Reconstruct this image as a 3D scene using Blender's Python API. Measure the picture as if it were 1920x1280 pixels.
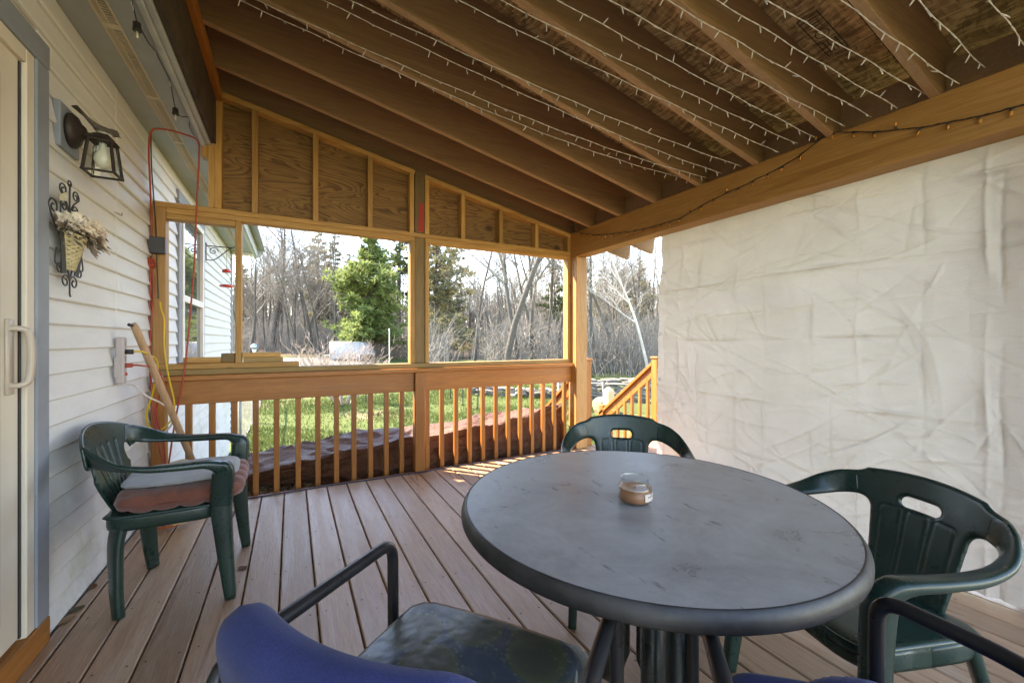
import bpy, math, random
import numpy as np
from mathutils import Vector, Matrix, noise
random.seed(7); R = math.radians
for o in list(bpy.data.objects): bpy.data.objects.remove(o)
scene = bpy.context.scene
COL = scene.collection
# ------------------------------------------------------------------ camera, sky, sun, exposure
CAM_H = 1.15; YAW = 28.15; FPX = 772.0
cam_d = bpy.data.cameras.new('camera'); cam = bpy.data.objects.new('camera', cam_d); COL.objects.link(cam)
cam.location = (0, 0, CAM_H); cam.rotation_euler = (R(90), 0, R(-YAW))
cam_d.sensor_width = 36; cam_d.lens = FPX/1920*36; cam_d.shift_y = -3/1920
cam_d.clip_start = .02; cam_d.clip_end = 2000
scene.camera = cam
SUN_DIR = Vector((-.66, .75, 0)).normalized(); SUN_EL = 48
world = bpy.data.worlds.new('World'); scene.world = world; world.use_nodes = True
wn = world.node_tree.nodes; wl = world.node_tree.links
for n in list(wn): wn.remove(n)
wo = wn.new('ShaderNodeOutputWorld'); bg = wn.new('ShaderNodeBackground'); sk = wn.new('ShaderNodeTexSky')
sk.sky_type = 'NISHITA'; sk.sun_disc = False; sk.sun_elevation = R(SUN_EL)
sk.sun_rotation = math.atan2(SUN_DIR.x, SUN_DIR.y) % (2*math.pi)
sk.air_density = 1.0; sk.dust_density = .1; sk.ozone_density = 2.5
bg.inputs['Strength'].default_value = .15
wl.new(sk.outputs[0], bg.inputs['Color']); wl.new(bg.outputs[0], wo.inputs['Surface'])
sd = bpy.data.lights.new('sun', 'SUN'); sun = bpy.data.objects.new('sun', sd); COL.objects.link(sun)
sd.energy = 3.2; sd.angle = R(.53); sd.color = (1, .95, .87)
sv = Vector((SUN_DIR.x*math.cos(R(SUN_EL)), SUN_DIR.y*math.cos(R(SUN_EL)), math.sin(R(SUN_EL))))
sun.rotation_euler = sv.to_track_quat('Z', 'Y').to_euler(); sun.location = (-6, 8, 12)
vs = scene.view_settings; vs.view_transform = 'Standard'; vs.look = 'None'; vs.gamma = 1; vs.use_curve_mapping = False
vs.exposure = 3.1
vs.use_white_balance = True; vs.white_balance_temperature = 8600; vs.white_balance_tint = 17
scene.render.engine = 'CYCLES'; cy = scene.cycles
cy.use_denoising = True; cy.max_bounces = 10; cy.diffuse_bounces = 6; cy.glossy_bounces = 4
cy.transmission_bounces = 8; cy.transparent_max_bounces = 12; cy.caustics_reflective = False; cy.caustics_refractive = False
cy.sample_clamp_indirect = 6

# ------------------------------------------------------------------ helpers
def link(o, parent=None):
    COL.objects.link(o)
    if parent is not None: o.parent = parent
    return o
def tag(o, label=None, cat=None, group=None, kind=None):
    if label: o['label'] = label
    if cat: o['category'] = cat
    if group: o['group'] = group
    if kind: o['kind'] = kind
    return o
def thing(name, label, cat, loc=(0, 0, 0), rz=0, group=None):
    o = bpy.data.objects.new(name, None); o.empty_display_size = .05
    o.location = loc; o.rotation_euler = (0, 0, rz); link(o)
    return tag(o, label, cat, group)
def copy_tree(o, parent=None):
    c = o.copy(); COL.objects.link(c); c.parent = parent
    for ch in o.children: copy_tree(ch, c)
    return c
# pixel of the photograph -> a point of the place on a known plane (used to survey positions)
_s, _c = math.sin(R(YAW)), math.cos(R(YAW))
def ray(x, y):
    u = (x-960)/FPX; return Vector((_c*u+_s, _c-_s*u, (637-y)/FPX))
def onX(x, y, X): r = ray(x, y); return r*(X/r.x)+Vector((0, 0, CAM_H))
def onY(x, y, Y): r = ray(x, y); return r*(Y/r.y)+Vector((0, 0, CAM_H))
def onZ(x, y, Z): r = ray(x, y); return r*((Z-CAM_H)/r.z)+Vector((0, 0, CAM_H))
def atD(x, y, d): return ray(x, y)*d+Vector((0, 0, CAM_H))

class MB:
    def __init__(s): s.v = []; s.f = []
    def add(s, vs, fs):
        n = len(s.v); s.v.extend([tuple(p) for p in vs]); s.f.extend([tuple(i+n for i in f) for f in fs]); return s
    def box(s, x0, x1, y0, y1, z0, z1, b=0.0, mat=None):
        if b <= 0:
            vs = [(x, y, z) for x in (x0, x1) for y in (y0, y1) for z in (z0, z1)]
            fs = [(0, 1, 3, 2), (4, 6, 7, 5), (0, 4, 5, 1), (2, 3, 7, 6), (0, 2, 6, 4), (1, 5, 7, 3)]
        else:
            c = ((x0+x1)/2, (y0+y1)/2, (z0+z1)/2); h = ((x1-x0)/2, (y1-y0)/2, (z1-z0)/2)
            b = min(b, min(h)*.9); vs = []; idx = {}
            for sx in (-1, 1):
                for sy in (-1, 1):
                    for sz in (-1, 1):
                        for a in range(3):
                            p = [h[0]-b, h[1]-b, h[2]-b]; p[a] += b
                            idx[(sx, sy, sz, a)] = len(vs); vs.append((c[0]+sx*p[0], c[1]+sy*p[1], c[2]+sz*p[2]))
            fs = []; S = (-1, 1)
            def q(*k): fs.append([idx[i] for i in k])
            for a in range(3):
                o = [i for i in range(3) if i != a]
                for sg in S:
                    ks = []
                    for (p, r) in ((-1, -1), (1, -1), (1, 1), (-1, 1)):
                        t = [0, 0, 0]; t[a] = sg; t[o[0]] = p; t[o[1]] = r; ks.append((*t, a))
                    q(*ks)
                for p in S:
                    for r in S:
                        t1 = [0, 0, 0]; t1[o[0]] = p; t1[o[1]] = r; t2 = list(t1); t1[a] = -1; t2[a] = 1
                        q((*t1, o[0]), (*t2, o[0]), (*t2, o[1]), (*t1, o[1]))
            for sx in S:
                for sy in S:
                    for sz in S: q((sx, sy, sz, 0), (sx, sy, sz, 1), (sx, sy, sz, 2))
        if mat is not None: vs = [mat @ Vector(p) for p in vs]
        return s.add(vs, fs)
    def bar(s, p, q, w, t, up=(0, 0, 1), b=0.0):
        p = Vector(p); q = Vector(q); d = q-p; L = d.length; d.normalize()
        x = Vector(up).cross(d)
        if x.length < 1e-4: x = Vector((1, 0, 0)).cross(d)
        x.normalize(); z = d.cross(x)
        M4 = Matrix.Translation(p) @ Matrix((x, d, z)).transposed().to_4x4()
        return s.box(-w/2, w/2, 0, L, -t/2, t/2, b, M4)
    def tube(s, pts, r, n=8, cap=True):
        pts = [Vector(p) for p in pts]; m = len(pts)
        rr = r if isinstance(r, (list, tuple)) else [r]*m
        up = None; vs = []
        for i in range(m):
            t = (pts[min(i+1, m-1)]-pts[max(i-1, 0)])
            if t.length < 1e-9: t = Vector((0, 0, 1))
            t.normalize()
            if up is None: up = t.orthogonal().normalized()
            else:
                up = up-t*up.dot(t)
                up = up.normalized() if up.length > 1e-6 else t.orthogonal().normalized()
            w = t.cross(up)
            for k in range(n):
                a = 2*math.pi*k/n; vs.append(pts[i]+(up*math.cos(a)+w*math.sin(a))*rr[i])
        fs = [(i*n+k, i*n+(k+1) % n, (i+1)*n+(k+1) % n, (i+1)*n+k) for i in range(m-1) for k in range(n)]
        if cap: fs += [tuple(range(n-1, -1, -1)), tuple(range((m-1)*n, m*n))]
        return s.add(vs, fs)
    def lathe(s, prof, n=24, c=(0, 0, 0), M4=None):
        vs = []
        for (r, z) in prof:
            for k in range(n):
                a = 2*math.pi*k/n; vs.append(Vector((r*math.cos(a), r*math.sin(a), z)))
        if M4 is not None: vs = [M4 @ p for p in vs]
        vs = [p+Vector(c) for p in vs]; m = len(prof)
        fs = [(i*n+k, i*n+(k+1) % n, (i+1)*n+(k+1) % n, (i+1)*n+k) for i in range(m-1) for k in range(n)]
        if prof[0][0] > 1e-5: fs.append(tuple(range(n-1, -1, -1)))
        if prof[-1][0] > 1e-5: fs.append(tuple(range((m-1)*n, m*n)))
        return s.add(vs, fs)
    def strip(s, pts, wide, width, thick, n=10):
        # sweep of a superellipse: pts, per-point wide direction, widths, thicknesses
        pts = [Vector(p) for p in pts]; m = len(pts); vs = []
        for i in range(m):
            t = (pts[min(i+1, m-1)]-pts[max(i-1, 0)]).normalized()
            w = Vector(wide[i]); w = (w-t*w.dot(t)).normalized(); q = t.cross(w)
            for k in range(n):
                a = 2*math.pi*(k+.5)/n; ca, sa = math.cos(a), math.sin(a)
                e = .55
                vs.append(pts[i]+w*(math.copysign(abs(ca)**e, ca)*width[i]/2)+q*(math.copysign(abs(sa)**e, sa)*thick[i]/2))
        fs = [(i*n+k, i*n+(k+1) % n, (i+1)*n+(k+1) % n, (i+1)*n+k) for i in range(m-1) for k in range(n)]
        fs += [tuple(range(n-1, -1, -1)), tuple(range((m-1)*n, m*n))]
        return s.add(vs, fs)
    def mesh(s, name, mat, smooth=False):
        me = bpy.data.meshes.new(name); me.from_pydata(s.v, [], s.f); me.validate(); me.update()
        import bmesh
        bm = bmesh.new(); bm.from_mesh(me); bmesh.ops.recalc_face_normals(bm, faces=bm.faces); bm.to_mesh(me); bm.free()
        if mat is not None: me.materials.append(mat)
        if smooth:
            me.polygons.foreach_set('use_smooth', [True]*len(me.polygons))
            if smooth == 'auto': me.set_sharp_from_angle(angle=R(38))
        return me
    def build(s, name, mat, parent=None, smooth=False, loc=(0, 0, 0), rz=0):
        o = bpy.data.objects.new(name, s.mesh(name, mat, smooth)); o.location = loc; o.rotation_euler = (0, 0, rz)
        return link(o, parent)
def inst(name, me, parent=None, loc=(0, 0, 0), rot=(0, 0, 0), sc=(1, 1, 1)):
    o = bpy.data.objects.new(name, me); o.location = loc; o.rotation_euler = rot; o.scale = sc
    return link(o, parent)
def fastmesh(name, V, F, mat, smooth=False):
    me = bpy.data.meshes.new(name); me.from_pydata(V, [], F); me.update()
    if mat is not None: me.materials.append(mat)
    if smooth: me.polygons.foreach_set('use_smooth', [True]*len(me.polygons))
    return me
def spline(pts, n=8):
    P = [Vector(p) for p in pts]; out = []
    for i in range(len(P)-1):
        p0 = P[max(i-1, 0)]; p1 = P[i]; p2 = P[i+1]; p3 = P[min(i+2, len(P)-1)]
        for k in range(n):
            t = k/n
            out.append(.5*((2*p1)+(p2-p0)*t+(2*p0-5*p1+4*p2-p3)*t*t+(3*p1-p0-3*p2+p3)*t**3))
    out.append(P[-1]); return out
def lerp_list(keys, n):
    # keys: list of values (float or tuple) -> n interpolated per segment (matches spline())
    out = []
    for i in range(len(keys)-1):
        for k in range(n):
            t = k/n; a, b = keys[i], keys[i+1]
            out.append(a*(1-t)+b*t if not isinstance(a, (tuple, list)) else tuple(x*(1-t)+y*t for x, y in zip(a, b)))
    out.append(keys[-1]); return out
def fillet(pts, r, n=6):
    P = [Vector(p) for p in pts]; out = [P[0]]
    for i in range(1, len(P)-1):
        a = (P[i-1]-P[i]); b = (P[i+1]-P[i]); rr = min(r, a.length*.48, b.length*.48)
        A = P[i]+a.normalized()*rr; B = P[i]+b.normalized()*rr
        for k in range(n+1):
            t = k/n; out.append(A*(1-t)**2+P[i]*2*t*(1-t)+B*t*t)
    out.append(P[-1]); return out
def plate(sdf, bounds, step, fmap, T, rr, back=None, groove=None):
    """plate with outline sdf<=0, mapped onto a curved surface, rounded edges. returns MB"""
    u0, u1, v0, v1 = bounds; nu = int((u1-u0)/step)+1; nv = int((v1-v0)/step)+1
    U, V = np.meshgrid(np.linspace(u0, u1, nu), np.linspace(v0, v1, nv), indexing='ij')
    D = sdf(U, V); ok = D < .5*step
    quad = ok[:-1, :-1] & ok[1:, :-1] & ok[1:, 1:] & ok[:-1, 1:]
    used = np.zeros_like(ok); cnt = np.zeros(ok.shape, int)
    for a in (0, 1):
        for b in (0, 1):
            used[a:nu-1+a, b:nv-1+b] |= quad; cnt[a:nu-1+a, b:nv-1+b] += quad
    bd = used & (cnt < 4)
    e = step*.1
    for _ in range(3):
        D = sdf(U, V); gx = (sdf(U+e, V)-sdf(U-e, V))/(2*e); gy = (sdf(U, V+e)-sdf(U, V-e))/(2*e)
        g2 = np.maximum(gx*gx+gy*gy, .2); mv = np.where(bd, 1, 0)
        U = U-mv*D*gx/g2; V = V-mv*D*gy/g2
    D = sdf(U, V); d = np.where(bd, 0, np.maximum(-D, 0))
    t = T*np.sqrt(np.maximum(0, 1-(1-np.minimum(d/rr, 1))**2))
    P = np.stack(fmap(U, V), -1); e = 1e-3
    Pu = np.stack(fmap(U+e, V), -1)-np.stack(fmap(U-e, V), -1); Pv = np.stack(fmap(U, V+e), -1)-np.stack(fmap(U, V-e), -1)
    N = np.cross(Pu, Pv); N /= np.maximum(np.linalg.norm(N, axis=-1, keepdims=True), 1e-9)
    tf = t-(groove(U, V) if groove is not None else 0)*np.where(bd, 0, 1)
    A = P+N*tf[..., None]; B = P-N*t[..., None]
    m = MB(); ia = -np.ones(ok.shape, int); ib = -np.ones(ok.shape, int)
    for i, j in np.argwhere(used):
        ia[i, j] = len(m.v); m.v.append(tuple(A[i, j]))
        if bd[i, j]: ib[i, j] = ia[i, j]
        else: ib[i, j] = len(m.v); m.v.append(tuple(B[i, j]))
    for i, j in np.argwhere(quad):
        m.f.append((ia[i, j], ia[i+1, j], ia[i+1, j+1], ia[i, j+1]))
        q = (ib[i, j+1], ib[i+1, j+1], ib[i+1, j], ib[i, j])
        m.f.append(q)
    m.f = [tuple(int(k) for k in f) for f in m.f]
    return m
def sd_rrect(x, y, cx, cy, hx, hy, r):
    qx = np.abs(x-cx)-hx+r; qy = np.abs(y-cy)-hy+r
    return np.minimum(np.maximum(qx, qy), 0)+np.hypot(np.maximum(qx, 0), np.maximum(qy, 0))-r
def smin(a, b, k):
    h = np.clip(.5+.5*(b-a)/k, 0, 1); return b*(1-h)+a*h-k*h*(1-h)

# ------------------------------------------------------------------ materials
def newmat(name):
    m = bpy.data.materials.new(name); m.use_nodes = True; nt = m.node_tree
    return m, nt, nt.nodes, nt.links, nt.nodes['Principled BSDF']
def nd(ns, t, **kw):
    n = ns.new(t)
    for k, v in kw.items(): setattr(n, k, v)
    return n
def coords(ns, ls, scale=(1, 1, 1), rnd=True, rot=(0, 0, 0)):
    tc = nd(ns, 'ShaderNodeTexCoord'); mp = nd(ns, 'ShaderNodeMapping'); mp.inputs['Scale'].default_value = scale
    mp.inputs['Rotation'].default_value = rot
    if rnd:
        oi = nd(ns, 'ShaderNodeObjectInfo'); ml = nd(ns, 'ShaderNodeMath', operation='MULTIPLY'); ml.inputs[1].default_value = 37.7
        cb = nd(ns, 'ShaderNodeCombineXYZ'); ls.new(oi.outputs['Random'], ml.inputs[0])
        for i in range(3): ls.new(ml.outputs[0], cb.inputs[i])
        va = nd(ns, 'ShaderNodeVectorMath', operation='ADD'); ls.new(tc.outputs['Object'], va.inputs[0]); ls.new(cb.outputs[0], va.inputs[1])
        ls.new(va.outputs[0], mp.inputs['Vector'])
    else: ls.new(tc.outputs['Object'], mp.inputs['Vector'])
    return mp.outputs[0]
def noise_n(ns, ls, vec, scale, detail=4, rough=.6, dist=0):
    n = nd(ns, 'ShaderNodeTexNoise'); n.inputs['Scale'].default_value = scale; n.inputs['Detail'].default_value = detail
    n.inputs['Roughness'].default_value = rough; n.inputs['Distortion'].default_value = dist; ls.new(vec, n.inputs['Vector']); return n.outputs['Fac']
def ramp(ns, ls, fac, stops, interp='LINEAR'):
    r = nd(ns, 'ShaderNodeValToRGB'); r.color_ramp.interpolation = interp
    while len(r.color_ramp.elements) < len(stops): r.color_ramp.elements.new(.5)
    for e, (p, c) in zip(r.color_ramp.elements, stops):
        e.position = p; e.color = (c, c, c, 1) if isinstance(c, (int, float)) else (*c, 1)
    ls.new(fac, r.inputs[0]); return r.outputs[0]
def mixc(ns, ls, fac, a, b, mode='MIX'):
    m = nd(ns, 'ShaderNodeMix', data_type='RGBA', blend_type=mode)
    if isinstance(fac, (int, float)): m.inputs[0].default_value = fac
    else: ls.new(fac, m.inputs[0])
    for k, v in ((6, a), (7, b)):
        if isinstance(v, (tuple, list)): m.inputs[k].default_value = (*v, 1)
        else: ls.new(v, m.inputs[k])
    return m.outputs[2]
def bump(ns, ls, b, h, strength, dist=.01):
    n = nd(ns, 'ShaderNodeBump'); n.inputs['Strength'].default_value = strength; n.inputs['Distance'].default_value = dist
    ls.new(h, n.inputs['Height']); ls.new(n.outputs[0], b.inputs['Normal']); return n
def scl(c, k): return tuple(min(1, max(0, x*k)) for x in c)
def plain(name, col, rough=.5, var=.18, scale=6, bstr=.0, bscale=60, metal=0, spec=.5, dirt=None, coat=0):
    m, nt, ns, ls, b = newmat(name); v = coords(ns, ls)
    f = noise_n(ns, ls, v, scale, 6, .65)
    c = mixc(ns, ls, ramp(ns, ls, f, [(.3, 0), (.7, 1)]), scl(col, 1-var), scl(col, 1+var))
    if dirt:
        g = noise_n(ns, ls, v, scale*.6, 8, .75); c = mixc(ns, ls, ramp(ns, ls, g, [(.55, 0), (.75, dirt[1])]), c, dirt[0])
    ls.new(c, b.inputs['Base Color']); b.inputs['Metallic'].default_value = metal
    r = ramp(ns, ls, noise_n(ns, ls, v, scale*1.7, 5), [(.3, max(0, rough-.08)), (.75, min(1, rough+.1))]); ls.new(r, b.inputs['Roughness'])
    b.inputs['Specular IOR Level'].default_value = spec; b.inputs['Coat Weight'].default_value = coat
    if bstr > 0: bump(ns, ls, b, noise_n(ns, ls, v, bscale, 6, .7), bstr, .004)
    return m
def wood(name, dark, light, axis, rough=.6, fine=1.0, knots=True, bstr=.25, stain=None, ringscale=9, wear=None, tint=.22):
    m, nt, ns, ls, b = newmat(name)
    sc = [1, 1, 1]; sc[axis] = .07
    v = coords(ns, ls, sc)
    w = noise_n(ns, ls, v, ringscale*fine, 3, .5, 1.2); g = noise_n(ns, ls, v, 90*fine, 6, .75)
    c = mixc(ns, ls, ramp(ns, ls, w, [(.32, 0), (.46, .75), (.5, .35), (.68, 1)]), dark, light)
    c = mixc(ns, ls, ramp(ns, ls, g, [(.3, .55), (.62, 0)]), c, scl(dark, .62))
    oi = nd(ns, 'ShaderNodeObjectInfo')
    hs = nd(ns, 'ShaderNodeHueSaturation'); mr = nd(ns, 'ShaderNodeMapRange')
    mr.inputs[3].default_value = 1-tint; mr.inputs[4].default_value = 1+tint
    ls.new(oi.outputs['Random'], mr.inputs[0]); ls.new(mr.outputs[0], hs.inputs['Value']); ls.new(c, hs.inputs['Color']); c = hs.outputs[0]
    if knots:
        kc = [3.2, 3.2, 3.2]; kc[axis] = 1.5
        vv = coords(ns, ls, kc); vo = nd(ns, 'ShaderNodeTexVoronoi'); vo.inputs['Scale'].default_value = 1.6; ls.new(vv, vo.inputs['Vector'])
        k = ramp(ns, ls, vo.outputs['Distance'], [(.028, .9), (.075, 0)]); c = mixc(ns, ls, k, c, scl(dark, .38))
    if wear:
        wv = noise_n(ns, ls, v, 5, 8, .8, .6); wf = ramp(ns, ls, wv, [(.56, 0), (.68, wear[1])]); c = mixc(ns, ls, wf, c, wear[0])
    ls.new(c, b.inputs['Base Color'])
    rn = ramp(ns, ls, w, [(.3, rough-.1), (.7, min(1, rough+.1))]); ls.new(rn, b.inputs['Roughness'])
    bump(ns, ls, b, g, bstr, .003)
    return m

def thin_glass(name, tint=(.97, .99, .98), refl=1.0):
    m, nt, ns, ls, b = newmat(name); ns.remove(b); out = ns['Material Output']
    tr = nd(ns, 'ShaderNodeBsdfTransparent'); tr.inputs[0].default_value = (*tint, 1); g = nd(ns, 'ShaderNodeBsdfGlossy'); g.inputs['Roughness'].default_value = .03
    fr = nd(ns, 'ShaderNodeLayerWeight'); fr.inputs['Blend'].default_value = .35; mx = nd(ns, 'ShaderNodeMixShader'); pw = nd(ns, 'ShaderNodeMath', operation='POWER'); pw.inputs[1].default_value = 2.5; ls.new(fr.outputs['Facing'], pw.inputs[0])
    mu = nd(ns, 'ShaderNodeMath', operation='MULTIPLY_ADD'); mu.inputs[1].default_value = .6*refl; mu.inputs[2].default_value = .045; ls.new(pw.outputs[0], mu.inputs[0])
    ls.new(mu.outputs[0], mx.inputs[0]); ls.new(tr.outputs[0], mx.inputs[1]); ls.new(g.outputs[0], mx.inputs[2]); ls.new(mx.outputs[0], out.inputs['Surface']); return m
# ------------------------------------------------------------------ shared materials
PINE_D, PINE_L = (.42, .205, .055), (.63, .365, .12)
pine_x = wood('pine_along_x', PINE_D, PINE_L, 0, .62); pine_y = wood('pine_along_y', PINE_D, PINE_L, 1, .62); pine_z = wood('pine_along_z', PINE_D, PINE_L, 2, .62)
STN_D, STN_L = (.29, .098, .018), (.44, .17, .034)
stain_x = wood('stained_x', STN_D, STN_L, 0, .5, knots=True, tint=.08); stain_y = wood('stained_y', STN_D, STN_L, 1, .5, tint=.08); stain_z = wood('stained_z', STN_D, STN_L, 2, .5, tint=.12)
treat_z = wood('treated_z', (.17, .105, .042), (.29, .19, .08), 2, .7); treat_x = wood('treated_x', (.27, .165, .058), (.43, .285, .12), 0, .7)
raft_e = wood('rafter_edge', (.33, .195, .10), (.45, .28, .15), 0, .7, knots=False, tint=.12)
raft = wood('rafter_wood', (.27, .148, .068), (.355, .205, .098), 0, .75, knots=False, bstr=.3, tint=.15)
beam_m = wood('beam_veneer', (.31, .135, .03), (.47, .24, .066), 1, .55, fine=1.3, knots=False, bstr=.4)
deckm = wood('deck_stain', (.34, .192, .11), (.50, .325, .21), 1, .34, fine=1.6, knots=False, bstr=.55, ringscale=6, wear=((.55, .45, .37), .5), tint=.2)
def ply_mat():
    m, nt, ns, ls, b = newmat('plywood'); v = coords(ns, ls, (.4, 1, 2.6))
    n0 = noise_n(ns, ls, v, 1.7, 3, .5, .9)
    w = nd(ns, 'ShaderNodeMath', operation='MULTIPLY'); w.inputs[1].default_value = 26; ls.new(n0, w.inputs[0])
    fr = nd(ns, 'ShaderNodeMath', operation='FRACT'); ls.new(w.outputs[0], fr.inputs[0])
    c = ramp(ns, ls, fr.outputs[0], [(0, (.36, .20, .07)), (.5, (.30, .16, .055)), (.84, (.12, .056, .02)), (1, (.34, .19, .068))])
    g = noise_n(ns, ls, coords(ns, ls, (.15, 1, 3)), 60, 5, .7); c = mixc(ns, ls, ramp(ns, ls, g, [(.35, .5), (.6, 0)]), c, (.12, .06, .022))
    vo = nd(ns, 'ShaderNodeTexVoronoi'); vo.inputs['Scale'].default_value = 2.1; ls.new(coords(ns, ls, (1, 1, 1.3)), vo.inputs['Vector'])
    c = mixc(ns, ls, ramp(ns, ls, vo.outputs['Distance'], [(.05, .9), (.12, 0)]), c, (.045, .02, .01))
    ls.new(c, b.inputs['Base Color']); b.inputs['Roughness'].default_value = .7; bump(ns, ls, b, fr.outputs[0], .1, .002); return m
plym = ply_mat()
def osb_mat():
    m, nt, ns, ls, b = newmat('osb'); v = coords(ns, ls, (1, 1, 1), False)
    d = nd(ns, 'ShaderNodeTexNoise'); d.inputs['Scale'].default_value = 5; ls.new(v, d.inputs['Vector'])
    va = nd(ns, 'ShaderNodeVectorMath', operation='MULTIPLY_ADD'); ls.new(d.outputs['Color'], va.inputs[0]); va.inputs[1].default_value = (.12, .12, .1); ls.new(v, va.inputs[2])
    cols = []
    for sc, rt in (((60, 9, 20), .3), ((14, 70, 20), -.25), ((80, 14, 20), .9)):
        mp = nd(ns, 'ShaderNodeMapping'); mp.inputs['Scale'].default_value = sc; mp.inputs['Rotation'].default_value = (0, 0, rt); ls.new(va.outputs[0], mp.inputs['Vector'])
        vo = nd(ns, 'ShaderNodeTexVoronoi'); vo.inputs['Scale'].default_value = 1; ls.new(mp.outputs[0], vo.inputs['Vector']); cols.append(vo.outputs['Color'])
    c = mixc(ns, ls, .5, cols[0], cols[1]); c = mixc(ns, ls, .4, c, cols[2])
    bw = nd(ns, 'ShaderNodeRGBToBW'); ls.new(c, bw.inputs[0])
    c = ramp(ns, ls, bw.outputs[0], [(.28, (.20, .11, .045)), (.5, (.42, .25, .105)), (.72, (.66, .44, .21))])
    ls.new(c, b.inputs['Base Color']); b.inputs['Roughness'].default_value = .75; bump(ns, ls, b, bw.outputs[0], .3, .003); return m
osbm = osb_mat()
def siding_mat():
    m, nt, ns, ls, b = newmat('siding_paint'); v = coords(ns, ls, (1, .25, 1)); vw = coords(ns, ls, (1, 1, 1), False)
    f = noise_n(ns, ls, v, 9, 6, .7); c = mixc(ns, ls, ramp(ns, ls, f, [(.35, 0), (.7, 1)]), (.62, .62, .615), (.715, .715, .71))
    g = noise_n(ns, ls, vw, 2.4, 6, .7); sep = nd(ns, 'ShaderNodeSeparateXYZ'); ls.new(vw, sep.inputs[0])
    lo = nd(ns, 'ShaderNodeMapRange'); lo.inputs[1].default_value = .9; lo.inputs[2].default_value = .2; ls.new(sep.outputs['Z'], lo.inputs[0])
    mu = nd(ns, 'ShaderNodeMath', operation='MULTIPLY'); ls.new(ramp(ns, ls, g, [(.5, 0), (.72, .75)]), mu.inputs[0]); ls.new(lo.outputs[0], mu.inputs[1])
    c = mixc(ns, ls, mu.outputs[0], c, (.36, .35, .2))
    s = noise_n(ns, ls, vw, 70, 2, .5); c = mixc(ns, ls, ramp(ns, ls, s, [(.74, 0), (.78, .5)]), c, (.2, .18, .15))
    ls.new(c, b.inputs['Base Color']); b.inputs['Roughness'].default_value = .5; bump(ns, ls, b, noise_n(ns, ls, coords(ns, ls, (1, .06, 1)), 120, 5), .12, .002); return m
sidm = siding_mat()
trim = plain('blue_grey_trim', (.235, .265, .305), .5, .12, 4, .1, 40, dirt=((.1, .11, .12), .4))
soffm = plain('soffit_paint', (.33, .365, .375), .6, .12, 3, .1, 30, dirt=((.5, .5, .47), .4))
cream = plain('cream_vinyl', (.66, .6, .5), .38, .06, 3)
white_p = plain('white_paint', (.78, .77, .73), .45, .06, 5)
dark_b = plain('mouldy_board', (.055, .038, .022), .8, .5, 7, .3, 50)
blackm = plain('black_plastic', (.018, .017, .017), .45, .2, 10)
steel = plain('galvanised_steel', (.5, .52, .54), .4, .12, 20, metal=.9)

# ------------------------------------------------------------------ deck floor
WY = 3.60                                  # inner face of the framed end wall
deck = thing('deck_floor', None, None); deck['kind'] = 'structure'
PIT = .1455; bme = MB().box(-.0697, .0697, -3.2, WY-.045, -.025, 0, .0045).mesh('deck_board', deckm)
k0 = -6
for k in range(-6, 27):
    xc = -.0486+PIT*(k+.5)
    if k == -6:
        MB().box(-.828, -.0486+PIT*(k+1)-.003, -3.2, WY-.045, -.025, 0, .0045).build('deck_board', deckm, deck)
    else: inst('deck_board', bme, deck, (xc, random.uniform(-.003, .003), random.uniform(-.001, .0005)))
jm = treat_x
for y in np.arange(-3.0, WY, .41): MB().box(-.8, 3.9, y-.019, y+.019, -.22, -.027).build('floor_joist', jm, deck)
MB().box(-.83, 3.95, WY-.043, WY-.005, -.26, -.004, .004).build('rim_joist', stain_x, deck)

sc = MB()
for k in range(-6, 27):
    for y in np.arange(-3.0, WY, .41):
        for dx in (-.045, .045): sc.lathe([(.0042, .0008), (.0034, .0014), (.0012, .0007)], 7, (-.0486+PIT*(k+.5)+dx+random.uniform(-.006, .006), y+random.uniform(-.006, .006), 0))
o = sc.build('screw_heads', plain('screw_steel', (.10, .075, .05), .5, .2, metal=.5), deck); o['kind'] = 'stuff'
# ------------------------------------------------------------------ house
HX = -.835; HY1 = 7.80
house = thing('house', 'white clapboard house wall with blue-grey trim along the left of the deck', 'house', (HX, 3, 0))
HL = Vector((HX, 3, 0))
def hb(mb, name, mat, parent=None, smooth=False):
    o = mb.build(name, mat, parent or house, smooth)
    if parent is None: o.location = -HL
    return o
hb(MB().box(-5.2, HX-.022, -1.6, HY1-.01, -.75, 2.6), 'wall', white_p)
CS = .1011; zc0 = 1.2108
def clap(y0, y1, z):
    m = MB(); j = random.uniform(-.0015, .0015)
    t1, t2 = random.uniform(-.0015, .0015), random.uniform(-.002, .002)
    pr = [(HX-.0045+t1, z+j), (HX-.0175, z+j), (HX-.0225, z+.112), (HX-.0165+t2, z+.112), (HX+t1, z+j+.0065)]
    n = len(pr); m.add([(x, y, zz) for y in (y0, y1) for (x, zz) in pr], [tuple(range(n)), tuple(range(2*n-1, n-1, -1))]+[(i, (i+1) % n, n+(i+1) % n, n+i) for i in range(n)])
    hb(m, 'clapboard', sidm)
WW = (4.33, 5.46, .78, 2.30)
for k in range(-16, 14):
    z = zc0+CS*k; top = z+CS
    if top > 2.56: continue
    y0 = 2.226 if z < 2.26 else .2
    segs = [(y0, WW[0]), (WW[1], HY1-.05)] if (top > WW[2] and z < WW[3]) else [(y0, HY1-.05)]
    for a, b_ in segs:
        if k % 5 == 2 and a < 3: clap(a, 3.05, z); clap(3.052, b_, z)
        else: clap(a, b_, z)
hb(MB().box(HX-.02, HX+.012, HY1-.05, HY1+.012, -.45, 2.55, .003), 'corner_board', trim)
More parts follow.
